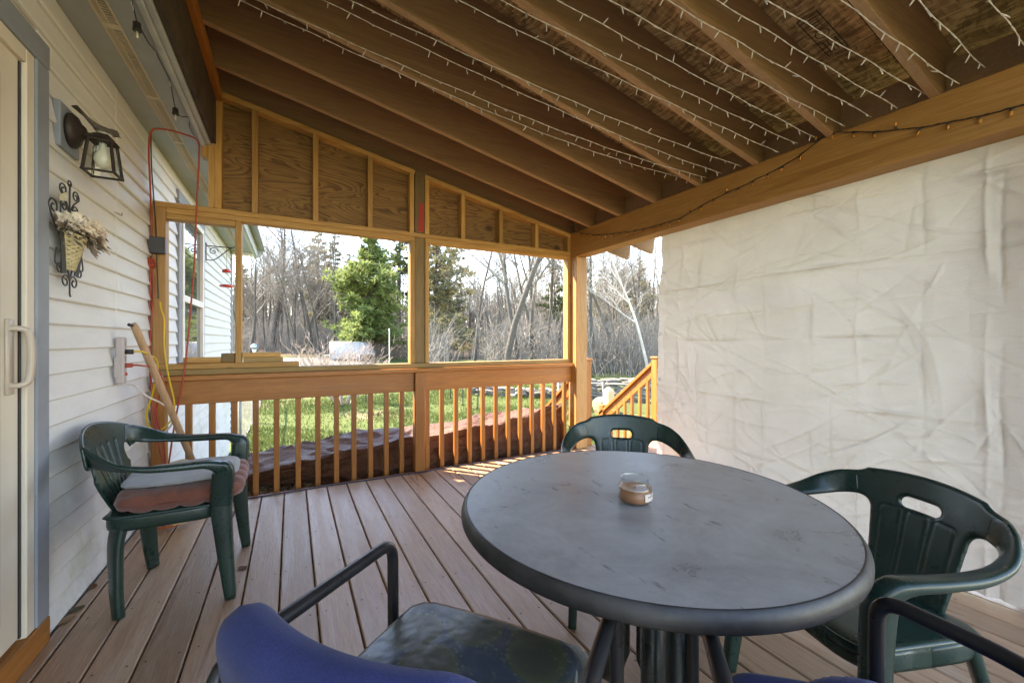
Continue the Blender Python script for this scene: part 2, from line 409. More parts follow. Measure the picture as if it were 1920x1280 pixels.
# far window
win = hb(MB().box(HX-.02, HX+.012, WW[0], WW[0]+.09, WW[2], WW[3], .003).box(HX-.02, HX+.012, WW[1]-.09, WW[1], WW[2], WW[3], .003).box(HX-.02, HX+.014, WW[0]-.02, WW[1]+.02, WW[3], WW[3]+.1, .003).box(HX-.02, HX+.03, WW[0]-.03, WW[1]+.03, WW[2]-.05, WW[2], .003), 'window', trim)
win.location = -HL
fr = MB(); a, b_, c_, d_ = WW[0]+.092, WW[1]-.092, WW[2]+.002, WW[3]-.002
for (y0, y1, z0, z1) in ((a, a+.05, c_, d_), (b_-.05, b_, c_, d_), (a+.051, b_-.051, c_, c_+.05), (a+.051, b_-.051, d_-.05, d_), (a+.051, b_-.051, 1.48, 1.54)): fr.box(HX-.03, HX+.022, y0, y1, z0, z1, .003)
fr.build('frame', white_p, win)
gl, nt, ns, ls, bs = newmat('window_glass'); bs.inputs['Base Color'].default_value = (.05, .06, .06, 1); bs.inputs['Roughness'].default_value = .03; bs.inputs['Specular IOR Level'].default_value = .9
for z0, z1 in ((c_+.05, 1.48), (1.54, d_-.05)): MB().box(HX-.028, HX-.006, a+.052, b_-.052, z0+.001, z1-.001).build('pane', gl, win)
# sliding door
door = hb(MB().box(HX-.06, HX-.005, .55, 2.075, .11, 2.13, .003), 'door', cream)
fr = MB().box(HX-.05, HX+.012, 2.085, 2.135, .1, 2.175, .003).box(HX-.05, HX+.012, .3, 2.084, 2.125, 2.175, .003); fr.build('frame', cream, door)
MB().box(HX-.055, HX-.001, 2.074, 2.0855, .11, 2.12).build('gap_shade_strip', blackm, door)  # black strip paints the shade of the open gap between door and frame
MB().box(HX-.012, HX+.004, .7, 1.955, .22, 2.02, .002).build('pane', gl, door)
MB().box(HX-.02, HX+.018, 2.138, 2.224, .1, 2.174, .003).build('casing', trim, door)
MB().box(HX-.02, HX+.019, .2, 2.226, 2.176, 2.268, .003).build('casing', trim, door)
MB().box(HX-.03, HX+.02, .3, 2.226, 0.001, .098, .004).build('sill_board', stain_y, door)
hd = MB(); z0, z1 = .985, 1.20; yy = 2.015
hp = spline([(HX-.004, yy, z0+.012), (HX+.024, yy+.003, z0+.012), (HX+.040, yy+.014, z0+.03), (HX+.044, yy+.018, (z0+z1)/2), (HX+.040, yy+.014, z1-.03), (HX+.024, yy+.003, z1-.012), (HX-.004, yy, z1-.012)], 6)
hd.strip(hp, [(0, 1, 0)]*len(hp), [.026]*len(hp), [.018]*len(hp), 12); hd.box(HX-.006, HX+.004, yy-.02, yy+.02, z0-.02, z1+.02, .003)
hd.build('handle', plain('beige_handle', (.5, .42, .34), .35, .05), door, True)
# eave
SZ = 2.54
hb(MB().box(-.86, -.735, -1.6, 8.12, SZ, SZ+.012), 'soffit', soffm); hb(MB().box(-.668, -.562, -1.6, 8.12, SZ, SZ+.012), 'soffit', soffm)
hb(MB().box(-.735, -.668, -1.6, 8.12, SZ+.02, SZ+.03), 'vent_shade_strip', blackm)  # black strip above the slots paints the darkness of the vent's recess
vt = MB().box(-.7355, -.728, -1.6, 8.1, SZ-.004, SZ+.018).box(-.675, -.6675, -1.6, 8.1, SZ-.004, SZ+.018).box(-.7095, -.7045, -1.6, 8.1, SZ-.003, SZ+.016)
for i in range(5): vt.box(-.7275+i*.0042, -.7250+i*.0042, .2, 8.1, SZ-.002, SZ+.003)
y = .3
while y < 8.1:
    vt.box(-.704, -.6755, y, y+.006, SZ-.002, SZ+.004); y += .017
for y in np.arange(.6, 8, .61): vt.box(-.7275, -.6755, y, y+.03, SZ-.0035, SZ+.001)
hb(vt, 'soffit_vent', plain('vent_metal', (.55, .49, .38), .5, .1))
fsm = plain('fascia_paint', (.42, .45, .46), .5, .15, 5, dirt=((.16, .16, .15), .5))
hb(MB().box(-.5615, -.535, -1.6, 8.13, SZ-.02, SZ+.03, .004).box(-.5345, -.508, -1.6, 8.13, SZ-.004, SZ+.17, .003), 'fascia', fsm)
hb(MB().box(-.507, -.478, -.6, 3.72, SZ+.012, 3.235), 'backing_board', dark_b)
# corrugated roof beyond the porch (ridge runs along the wall)
rf = MB(); n = 120; vs = []; L = 4.6
for i in range(n+1):
    y = 3.78+(8.28-3.78)*i/n
    for s_ in (0, 1):
        x = -.40-L*s_; z = 2.66+.36*L*s_+.012*math.sin(i*2*math.pi/5)
        vs += [(x, y, z), (x, y, z+.012)]
fs = []
for i in range(n):
    a = i*4; fs += [(a, a+2, a+6, a+4), (a+1, a+5, a+7, a+3), (a, a+4, a+5, a+1)]
fs += [(0, 1, 3, 2), (n*4, n*4+2, n*4+3, n*4+1)]
rf.add(vs, fs); hb(rf, 'roof', plain('roof_metal', (.36, .37, .36), .5, .2, 6))
hb(MB().bar((-.45, 8.2, 2.60), (-5, 8.2, 2.6+.36*4.55), .03, .14), 'rake_board', soffm)
gab = MB(); gab.add([(-5, 7.86, 2.5), (-.55, 7.86, 2.5), (-.55, 7.86, 2.6), (-5, 7.86, 4.2), (-5, 7.78, 2.5), (-.55, 7.78, 2.5), (-.55, 7.78, 2.6), (-5, 7.78, 4.2)], [(0, 1, 2, 3), (7, 6, 5, 4), (0, 4, 5, 1), (1, 5, 6, 2), (2, 6, 7, 3), (3, 7, 4, 0)])
hb(gab, 'gable', white_p)

# ------------------------------------------------------------------ porch roof
SL = .2125; BX = 2.64
def zr(x): return 2.287+(BX-x)*SL
porch = thing('porch_roof', 'low sloping porch roof with dark bare rafters and chipboard sheathing', 'roof', (BX, 0, 2.28)); PL = Vector((BX, 0, 2.28))
ang = math.atan(SL); ct = math.cos(ang); nrm = Vector((math.sin(ang), 0, ct))
RY = [3.28-.4195*k for k in range(0, 10)]; XL, XR = -.475, 3.5; RE = -.52
def raftm(Y, name='rafter', w=.038, h=.285, m=raft):
    p = Vector((XL-.055, Y, zr(XL-.055)))+nrm*h/2; q = Vector((XR, Y, zr(XR)))+nrm*h/2
    o = MB().bar(p, q, w, h, b=.002).build(name, m, porch); o.location = -PL
    MB().bar(p-nrm*(h/2+.0026), q-nrm*(h/2+.0026), w-.003, .005).build('edge', raft_e, o); return o
for Y in RY: raftm(Y)
raftm(WY+.045)
for i in range(-1, 2):
    y0 = 3.80-1.44*(i+2); s0 = 0.0
    for (xa, xb) in ((XL-.12, 1.50), (1.503, XR+.02)):
        p = Vector((xa, y0+.72, zr(xa)))+nrm*(.285+.007); q = Vector((xb, y0+.72, zr(xb)))+nrm*(.285+.007)
        o = MB().bar(p, q, 1.436, .0115).build('sheathing_panel', osbm, porch); o.location = -PL
p = Vector((XL-.06, (3.83+RE)/2, zr(XL-.06)))+nrm*.312; q = Vector((XR+.06, (3.83+RE)/2, zr(XR+.06)))+nrm*.312
o = MB().bar(p, q, 3.83-RE, .016).build('roofing_sheet', plain('roof_sheet', (.12, .12, .12), .6), porch); o.location = -PL
ys = sorted(RY+[WY+.045])
for a, b_ in zip(ys[:-1], ys[1:]):
    o = MB().box(2.70, 2.735, a+.021, b_-.021, 2.289, 2.45).build('blocking', raft, porch); o.location = -PL
o = MB().box(XL-.002, XL+.035, RE, 3.6, 2.862, 2.95, .003).build('ledger', stain_y, porch); o.location = -PL
# grade stamps printed on the chipboard
stm = plain('stamp_ink', (.035, .022, .014), .8, .1)
def stamp(x, y, sx):
    m = MB(); z = lambda xx: zr(xx)+(.285)/ct-.0012-.001
    def ln(x0, y0, x1, y1, w=.0035):
        m.bar((x0, y0, z(x0)), (x1, y1, z(x1)), w, .0006)
    ln(x, y, x+sx, y); ln(x, y+.085, x+sx, y+.085); ln(x, y, x, y+.085); ln(x+sx, y, x+sx, y+.085); ln(x+sx*.62, y, x+sx*.62, y+.085)
    for k in range(5): ln(x+.012+k*.017, y+.012, x+.012+k*.017, y+.07, .005)
    for k in range(4): ln(x+sx*.66, y+.015+k*.017, x+sx*.95, y+.015+k*.017, .004)
    cx_, cy_ = x+sx*.48, y+.043; pv = None
    for k in range(13):
        a = k*math.pi/6; pt = (cx_+.028*math.cos(a), cy_+.028*math.sin(a))
        if pv: ln(*pv, *pt, .004)
        pv = pt
    o = m.build('grade_stamp', stm, porch); o.location = -PL
stamp(2.15, 1.02, .3); stamp(1.75, 1.75, .2); stamp(2.2, 2.2, .2); stamp(2.1, .5, .3)
# beam and posts
tag(MB().box(BX, BX+.14, -.52, 3.62, 2.03, 2.285, .004).build('support_beam', beam_m), 'heavy laminated wooden beam carrying the low edge of the porch roof', 'beam')
def post(name, x0, x1, y0, y1, z0, z1, label, mat=None):
    return tag(MB().box(x0, x1, y0, y1, z0, z1, .005).build(name, mat or stain_z), label, 'post')
sq_z = wood('corner_post_wood', (.34, .165, .05), (.5, .27, .095), 2, .55, tint=.05)
post('corner_post', BX+.002, BX+.142, 3.50, 3.64, .002, 2.029, 'thick square corner post at the end of the heavy beam', sq_z)
post('corner_post', BX+.23, BX+.37, .42, .56, .002, 2.2, 'square post standing behind the white canvas, its shadow showing through')

# ------------------------------------------------------------------ framed end wall
ew = thing('end_wall', 'framed wooden end wall with two open window bays and plywood gable', 'wall', (.9, WY, .9)); EL = Vector((.9, WY, .9))
def eb(mb, name, mat, parent=None):
    o = mb.build(name, mat, parent or ew)
    if parent is None: o.location = -EL
    return o
T2 = .038; Y0, Y1 = WY, WY+.089
X0, X1 = -.80, BX+.001
# sill plate on the rail and header
eb(MB().box(X0+.0, X1, Y0-.012, Y1, .905, .905+T2, .003), 'sill_plate', treat_x)
eb(MB().box(X0, .05, Y0, Y1, .9445, .9445+T2, .003), 'sill_plate', pine_x)
SB = .943; HB = 2.018; HT = 2.094
eb(MB().box(HX+.003, X1, Y0, Y1, HB+T2+.001, HT, .003), 'header', pine_x)
eb(MB().box(-.758, -.3635, Y0+.001, Y1, HB-T2, HB-.001, .003), 'header', pine_x)
for a, b_ in ((-.758, .956), (1.049, X1)): eb(MB().box(a, b_, Y0+.001, Y1, HB, HB+T2, .003), 'header', pine_x)
eb(MB().box(HX+.003, -.76, Y0, Y1, .9835, HB+T2, .003), 'stud', sq_z)
eb(MB().box(-.363, -.325, Y0-.001, Y1, .9835, HB-.001, .003), 'stud', pine_z)
eb(MB().box(.917, .955, Y0, Y1, SB+.001, HB-.001, .003), 'stud', pine_z)
eb(MB().box(1.05, 1.084, Y0, Y1, SB+.001, HB-.001, .003), 'stud', pine_z)
eb(MB().box(BX-.036, BX+.0015, Y0, Y1, SB+.001, HB-.001, .003), 'stud', pine_z)
eb(MB().box(.957, 1.047, Y0+.006, Y1+.01, SB+.001, 2.056, .004), 'centre_post', treat_z)
def zt(x): return zr(x)-.002
eb(MB().box(.957, 1.047, Y0+.006, Y1+.01, HT+.001, zt(1.047)-.001, .004), 'centre_post', treat_z)
ms, nt, ns, ls, bs = newmat('red_paint_smear')
bs.inputs['Base Color'].default_value = (.42, .03, .022, 1); bs.inputs['Roughness'].default_value = .6
sm = MB(); pp = []; nn = 16
for i in range(nn+1):
    z = 2.11+(2.36-2.11)*i/nn; pp += [(.985+.018*(i/nn)+random.uniform(-.005, .004), Y0+.0045, z), (1.040+random.uniform(-.006, .003), Y0+.0045, z)]
pp += [(x, y+.0012, z) for x, y, z in pp]; o2 = 2*(nn+1)
sm.add(pp, [(2*i, 2*i+1, 2*i+3, 2*i+2) for i in range(nn)]+[(o2+2*i, o2+2*i+2, o2+2*i+3, o2+2*i+1) for i in range(nn)]); eb(sm, 'paint_smear', ms)
def gstud(x0, x1, dy=0):
    m = MB(); za, zb = zt(x0)-.040, zt(x1)-.040
    v = [(x, y, z) for (x, z) in ((x0, HT+.001), (x1, HT+.001), (x1, zb), (x0, za)) for y in (Y0+dy, Y1)]
    m.add(v, [(0, 2, 4, 6), (7, 5, 3, 1), (0, 1, 3, 2), (2, 3, 5, 4), (4, 5, 7, 6), (6, 7, 1, 0)]); eb(m, 'gable_stud', pine_z)
for a in (-.523, -.484, -.26, .149, .562, .912, 1.049, 1.394, 1.788, 2.198): gstud(a, a+.0375, .0015)
gstud(BX-.037, BX+.0, .002)
eb(MB().box(-.565, -.5245, Y0+.002, Y1, 2.45, 2.74, .003), 'blocking', pine_z)
for a, b_ in ((-.523, .955), (1.049, BX)):
    p = Vector((a, (Y0+Y1)/2, zt(a)-.0195)); q = Vector((b_, (Y0+Y1)/2, zt(b_)-.0195)); eb(MB().bar(p, q, .089, .037, b=.002), 'top_plate', pine_x)
edges = [-.52, 1.0, BX]
for a, b_ in zip(edges[:-1], edges[1:]):
    m = MB(); v = [(x, y, z) for (x, z) in ((a, HB+.03), (b_-.002, HB+.03), (b_-.002, zt(b_)-.004), (a, zt(a)-.004)) for y in (Y1+.002, Y1+.014)]
    m.add(v, [(0, 2, 4, 6), (7, 5, 3, 1), (0, 1, 3, 2), (2, 3, 5, 4), (4, 5, 7, 6), (6, 7, 1, 0)]); eb(m, 'plywood_panel', plym)
# offcuts lying on the sill
def scrap(x0, x1, z0, z1, label, y0=WY, y1=WY+.085, mat=None):
    tag(MB().box(-(x1-x0)/2, (x1-x0)/2, y0-WY, y1-WY, 0, z1-z0, .002).build('wood_offcut', mat or pine_x, loc=((x0+x1)/2, WY, z0)), label, 'offcut', 'lumber offcuts lying on the window sill')
zs = .9445+T2+.001
scrap(-.315, -.06, .9835, .9835+.036, 'middle board of the stepped pile right of the thin stud', mat=treat_x)
scrap(-.318, -.075, 1.0205, 1.0205+.035, 'topmost board of the stepped pile right of the thin stud')
scrap(-.70, -.367, .9835, .9895, 'thin dark strip lying flat on the sill beside the wall', mat=stain_x)
scrap(-.665, -.45, .990, 1.026, 'long offcut on top of the thin strip left of the thin stud', y1=WY+.06)
scrap(-.448, -.367, .990, 1.052, 'short block stood on end grain against the thin stud', mat=treat_z)

# ------------------------------------------------------------------ railing
rl = thing('deck_railing', 'orange stained deck railing with slim square balusters under the end wall', 'railing', (.9, WY, 0)); RL = Vector((.9, WY, 0))
def rb(mb, name, mat):
    o = mb.build(name, mat, rl); o.location = -RL; return o
rb(MB().box(HX+.06, BX+.001, WY-.06, WY+.085, .868, .903, .004), 'rail_cap', stain_x)
rb(MB().box(HX+.08, .944, WY-.018, WY+.02, .70, .867, .003), 'rail_board', stain_x)
rb(MB().box(1.034, BX, WY-.018, WY+.02, .70, .867, .003), 'rail_board', stain_x)
rb(MB().box(.945, 1.033, WY-.06, WY+.028, .002, .866, .004), 'rail_post', stain_z)
rb(MB().box(HX+.005, -.752, WY-.05, WY+.03, .002, .866, .004), 'rail_post', stain_z)
balm = MB().box(-.019, .019, -.019, .019, -.045, .8, .003).mesh('baluster', stain_z)
for x in [-.64, -.505, -.372, -.238, -.102, .045, .185, .322, .456, .588, .718, .85]+[1.077+.1376*i for i in range(11)]+[2.585]:
    o = inst('baluster', balm, rl); o.location = Vector((x, WY+.041, 0))-RL
# ------------------------------------------------------------------ plastic chairs
def green_mat():
    m, nt, ns, ls, b = newmat('green_resin'); v = coords(ns, ls)
    f = noise_n(ns, ls, v, 5, 6, .7); c = mixc(ns, ls, ramp(ns, ls, f, [(.35, 0), (.7, 1)]), (.008, .026, .021), (.014, .041, .033))
    d = noise_n(ns, ls, v, 9, 8, .8); c = mixc(ns, ls, ramp(ns, ls, d, [(.6, 0), (.75, .35)]), c, (.06, .09, .075))
    ls.new(c, b.inputs['Base Color']); ls.new(ramp(ns, ls, d, [(.35, .22), (.7, .42)]), b.inputs['Roughness']); b.inputs['Specular IOR Level'].default_value = .5
    bump(ns, ls, b, noise_n(ns, ls, v, 160, 3), .06, .001); return m
greenm = green_mat()
def armchair(name, label, loc, rz, slotted, sc=1.0, ry=.275, zs=0):
    t = thing(name, label, 'chair', loc, rz, 'green plastic armchairs'); t.scale = (sc, sc, max(sc, zs))
    def sfm(U, V):
        z = .418-.012*np.cos(U*5)-.0*V-np.where(V < -.15, (V+.15)**2*5, 0)+.03*V*0; return U, V, z
    sd_ = lambda u, v: sd_rrect(u, v, 0, 0, .225+.0*v, .215, .06)
    plate(sd_, (-.24, .24, -.23, .23), .012, sfm, .008, .012).build('seat', greenm, t, True)
    ap = []; n = 40
    for k in range(n+1):
        a = 2*math.pi*k/n; ca, sa = math.cos(a), math.sin(a)
        ap.append((math.copysign(abs(ca)**.4, ca)*.222, math.copysign(abs(sa)**.4, sa)*.21, .385))
    MB().strip(ap, [(0, 0, 1)]*len(ap), [.058]*len(ap), [.012]*len(ap), 8).build('apron', greenm, t, True)
    H = .385
    def bfm(U, V):
        lean = .30 if slotted else .27
        y = .195+lean*V+.35*V*V*0-.85*U*U*np.clip(V/H, 0, 1); z = .40+V*.965; return U, y, z
    if not slotted:
        def sdf(u, v):
            vv = v+.5*u*u
            w = .118+.045*np.clip(v/H, 0, 1)
            p = np.maximum(np.abs(u)-w, np.maximum(-v, vv-H))*.95
            top = sd_rrect(u, vv, 0, H-.045, .262, .045, .03)
            s = smin(p, top, .05)
            hole = sd_rrect(u, vv, 0, H-.085, .058, .0185, .0185)
            return np.maximum(s, -hole)
        def groove(u, v):
            g = 0
            for c in (-.078, 0, .078):
                k = 1+.25*(v/H-.5); r = np.abs(sd_rrect(u, v+.5*u*u, c*k, H*.34, (.031*k), H*.37, .014)); g = g+np.exp(-(r/.0028)**2)*.0028
            return g
        bk = plate(sdf, (-.28, .28, -.004, .40), .005, bfm, .0085, .014, groove=groove)
    else:
        def sdf(u, v):
            vv = v+.9*u*u; w = .10+.17*np.clip(v/H, 0, 1)**.8
            p = np.maximum(np.abs(u)-w, np.maximum(-v, vv-H)); p = p*.85
            top = sd_rrect(u, vv, 0, H-.05, .262, .05, .035); s = smin(p, top, .03)
            for i in range(-2, 3):
                b0 = i*.030; b1 = i*.058; tt = np.clip((v-.035)/(.285-.035), 0, 1)
                dd = np.hypot(u-(b0+(b1-b0)*tt), np.where(v < .035, v-.035, np.where(v > .285, v-.285, 0)))-.0042; s = np.maximum(s, -dd)
            for sg in (-1, 1):
                hole = np.hypot((u-sg*.19)/.75, (v-.215)/1.35)-.032; s = np.maximum(s, -hole*.8)
            return s
        bk = plate(sdf, (-.28, .28, -.004, .40), .0034, bfm, .007, .012)
    bk.build('backrest', greenm, t, True)
    for sg in (-1, 1):
        e = [float(q) for q in bfm(np.array(.225), np.array(H-.045-(.9 if slotted else .5)*.05))]
        dz = -.02 if slotted else 0
        key = [(e[0]-.03, e[1]+.008, e[2]+.004), (e[0]+.01, e[1]-.012, e[2]-.003), (.272, e[1]-.055, e[2]-.022), (.298, .12, .657+dz), (.305, .03, .642+dz), (.298, -.08, .637+dz), (.287, -.155, .634+dz), (.277, -.197, .618+dz), (.268, -.216, .575), (.258, -.212, .50), (.250, -.207, .415)]
        P = spline([(sg*x, y, z) for x, y, z in key], 7)
        W = lerp_list([(sg*-.1, .25, 1), (sg*.0, .25, 1), (sg*.35, .2, .9), (sg*.85, .1, .5), (sg*1, 0, .2), (sg*1, 0, .08), (sg*1, 0, .03), (sg*1, 0, 0), (sg*1, 0, 0), (sg*1, 0, 0), (sg*1, 0, 0)], 7)
        MB().strip(P, W, lerp_list([.08, .086, .078, .064, .056, .054, .055, .056, .052, .046, .044], 7), lerp_list([.015, .017, .018, .022, .027, .03, .033, .05, .082, .085, .08], 7), 12).build('armrest', greenm, t, True)
        L = spline([(sg*.250, -.207, .425), (sg*.2505, -.21, .36), (sg*.254, -.225, .18), (sg*.262, -.243, .002)], 6)
        MB().strip(L, [(1, 0, 0)]*len(L), lerp_list([.0445, .046, .044, .038], 6), lerp_list([.081, .078, .06, .042], 6), 12).build('leg', greenm, t, True)
        B = spline([(sg*.175, min(.19, ry), .40), (sg*.19, .19*.6+ry*.35, .3), (sg*.208, .19*.25+ry*.75, .12), (sg*.216, ry, .002)], 6)
        MB().strip(B, [(sg*.75, -.65, 0)]*len(B), lerp_list([.1, .082, .062, .048], 6), lerp_list([.035, .034, .034, .034], 6), 12).build('leg', greenm, t, True)
    return t
def face(fx, fy): return math.atan2(fx, -fy)
armchair('armchair', 'green plastic armchair with slotted back and cushions beside the house wall', (-.475, 2.48, 0), face(1, -.03), True, 1.0, .15)
armchair('armchair', 'dark green plastic armchair behind the far edge of the table, seen against the light', (1.30, 1.365, 0), face(-.62, -.785), False, .87, zs=.99)
armchair('armchair', 'green plastic armchair at the right of the table in front of the canvas', (1.48, .61, 0), face(-.944, .329), False, .92)

# cushions on the slotted chair
def pillow(nx, ny, w, d, h, fn):
    m = MB(); vs = []; fs = []
    for s_ in (1, -1):
        for i in range(nx+1):
            for j in range(ny+1):
                u = -1+2*i/nx; v = -1+2*j/ny
                prof = (max(0, 1-abs(u)**6)*max(0, 1-abs(v)**6))**.38
                x, y, z = fn(u, v, s_, prof); x *= 1-.13*v**4; y *= 1-.13*u**4; vs.append((x*w/2, y*d/2, z*h/2))
    n1 = (nx+1)*(ny+1)
    for i in range(nx):
        for j in range(ny):
            a = i*(ny+1)+j; fs.append((a, a+ny+1, a+ny+2, a+1)); fs.append((n1+a, n1+a+1, n1+a+ny+2, n1+a+ny+1))
    return m.add(vs, fs)
def tuft(u, v, s_, p):
    q = 0
    for cu in (-.5, 0, .5):
        for cv in (-.5, 0, .5): q += math.exp(-((u-cu)**2+(v-cv)**2)/.012)
    e = .38*(1-abs(math.sin(u*7.85)))**2*abs(v)**3+.38*(1-abs(math.sin(v*7.85)))**2*abs(u)**3
    return u*(1-.04*noise.noise((u*2, v*2, 3))), v*(1+.05*noise.noise((u*2, v*2, 9))), s_*p*(1-.45*min(q, 1)-e)+.12*noise.noise((u*3, v*3, s_))
def fabric(name, c1, c2, sc=300, rough=.9):
    m, nt, ns, ls, b = newmat(name); v = coords(ns, ls); w = noise_n(ns, ls, v, sc, 2, .5); f = noise_n(ns, ls, v, 8, 5)
    c = mixc(ns, ls, ramp(ns, ls, f, [(.3, 0), (.7, 1)]), c1, c2); c = mixc(ns, ls, ramp(ns, ls, w, [(.35, .45), (.6, 0)]), c, scl(c1, .55))
    ls.new(c, b.inputs['Base Color']); b.inputs['Roughness'].default_value = rough; b.inputs['Sheen Weight'].default_value = .3
    bump(ns, ls, b, w, .25, .002); return m
cu = pillow(44, 44, .49, .47, .10, tuft).build('seat_cushion', fabric('rust_fabric', (.17, .05, .03), (.26, .085, .05)), None, True, (-.43, 2.475, .468), 1.57)
tag(cu, 'rust brown tufted seat cushion on the chair by the wall', 'cushion'); cu.rotation_euler = (R(0), R(-2), 1.57)
def padf(u, v, s_, p):
    x = u*(1-.12*max(0, v)); sag = -.25*noise.noise((u*1.7, v*1.7, 2))
    return x, v, s_*p*.5+sag+.9*u*u*.3
pdm = pillow(40, 40, .40, .43, .035, padf).build('seat_pad', fabric('grey_pad', (.30, .30, .29), (.40, .40, .385)), None, True, (-.445, 2.465, .522), 1.63)
tag(pdm, 'thin light grey pad laid over the rust cushion', 'cushion')

# ------------------------------------------------------------------ table and candle
def table_mat():
    m, nt, ns, ls, b = newmat('table_laminate'); v = coords(ns, ls, (1, 1, 1), False)
    f = noise_n(ns, ls, v, 5, 8, .7, .4); c = mixc(ns, ls, ramp(ns, ls, f, [(.3, 0), (.7, 1)]), (.17, .167, .162), (.36, .355, .345))
    vv = nd(ns, 'ShaderNodeTexNoise'); vv.inputs['Scale'].default_value = 9; vv.inputs['Detail'].default_value = 6; vv.inputs['Distortion'].default_value = 1.8; ls.new(v, vv.inputs['Vector'])
    ab = nd(ns, 'ShaderNodeMath', operation='SUBTRACT'); ab.inputs[1].default_value = .5; ls.new(vv.outputs['Fac'], ab.inputs[0])
    a2 = nd(ns, 'ShaderNodeMath', operation='ABSOLUTE'); ls.new(ab.outputs[0], a2.inputs[0])
    c = mixc(ns, ls, ramp(ns, ls, a2.outputs[0], [(.0, .16), (.02, 0)]), c, (.33, .33, .33))
    sp = noise_n(ns, ls, coords(ns, ls, (1, .35, 1), False, (0, 0, .5)), 30, 3, .6); c = mixc(ns, ls, ramp(ns, ls, sp, [(.66, 0), (.72, .65)]), c, (.04, .04, .04))
    ls.new(c, b.inputs['Base Color']); ls.new(ramp(ns, ls, f, [(.3, .24), (.7, .42)]), b.inputs['Roughness']); bump(ns, ls, b, noise_n(ns, ls, v, 220, 2), .05, .001); return m
tabm = table_mat()
TC = (.84, .83); tb = thing('patio_table', 'round grey mottled patio table in the middle of the chairs', 'table', (TC[0], TC[1], 0))
MB().lathe([(.4695, .7201), (.4695, .70)], 128).build('table_top', tabm, tb)
MB().lathe([(.4696, .7195), (.4715, .7212), (.474, .7200), (.478, .716), (.482, .709), (.4845, .70), (.484, .690), (.480, .684), (.465, .682), (.3, .683), (.05, .684)], 128).build('rim', plain('rim_resin', (.034, .032, .032), .46, .5, 14, .3, 30), tb, True)
legm = plain('dark_green_tube', (.016, .022, .02), .3, .2, 6)
for (x, y, fx, fy) in ((-.085, -.20, -.15, -.34), (-.03, -.075, -.30, .10), (.09, .06, .33, .05), (.05, .13, .08, .34)):
    MB().tube([(x, y, .668), (x, y, .2), (x+.2*(fx-x), y+.2*(fy-y), .1), (fx, fy, .012)], [.03, .03, .03, .026], 20).build('leg', legm, tb, True)
lbm = MB(); a0 = math.atan2(-.63-.0, -.755)
for k in range(6):
    a = math.radians(-112+k*7); lbm.v += [(-.085+.0308*math.cos(a), -.20+.0308*math.sin(a), .452+k*.001), (-.085+.0308*math.cos(a), -.20+.0308*math.sin(a), .466+k*.001)]
lbm.f = [(2*k, 2*k+2, 2*k+3, 2*k+1) for k in range(5)]; lbm.build('warning_label', plain('yellow_label', (.62, .42, .03), .5, .05), tb)
cj = thing('candle_jar', 'small glass candle jar with brown wax on the table', 'candle', (.805, .812, .7215)); cj.scale = (1, 1, .88)
glm = thin_glass('jar_glass')
MB().lathe([(0, .001), (.038, .001), (.043, .005), (.0445, .015), (.0445, .044), (.042, .052), (.036, .057), (.036, .071), (.0375, .074), (.0355, .0755), (.0335, .073), (.0335, .056), (.0405, .05), (.0425, .043), (.0425, .014), (.041, .007), (.036, .0045), (0, .0045)], 40).build('jar', glm, cj, True)
MB().lathe([(0, .0048), (.035, .0048), (.040, .008), (.0418, .015), (.0418, .043), (.034, .041), (.012, .038), (0, .038)], 36).build('wax', plain('wax', (.38, .15, .065), .4, .2, 20), cj, True)
MB().tube([(.002, 0, .037), (.003, .001, .046)], .0009, 6).build('wick', blackm, cj)
lb = MB()
for k in range(9):
    a = math.radians(-100+k*8); lb.v += [(.0449*math.cos(a), .0449*math.sin(a), .014), (.0449*math.cos(a), .0449*math.sin(a), .036)]
lb.f = [(2*k, 2*k+2, 2*k+3, 2*k+1) for k in range(8)]; lab = lb.build('label', plain('paper_label', (.6, .52, .46), .6, .05), cj)
lt = MB()
for row, (z, spans) in enumerate(((.027, ((-88, -84), (-82, -80), (-78, -75), (-73, -68), (-66, -62), (-60, -58))), (.033, ((-74, -70), (-69, -67))), (.019, ((-70, -68),)))):
    for a, b_ in spans:
        n0 = len(lt.v)
        for q in (a, b_):
            for zz in (z-.0016, z+.0016): lt.v.append((.0452*math.cos(R(q)), .0452*math.sin(R(q)), zz))
        lt.f.append((n0, n0+2, n0+3, n0+1))
lt.build('lettering', stm, lab)

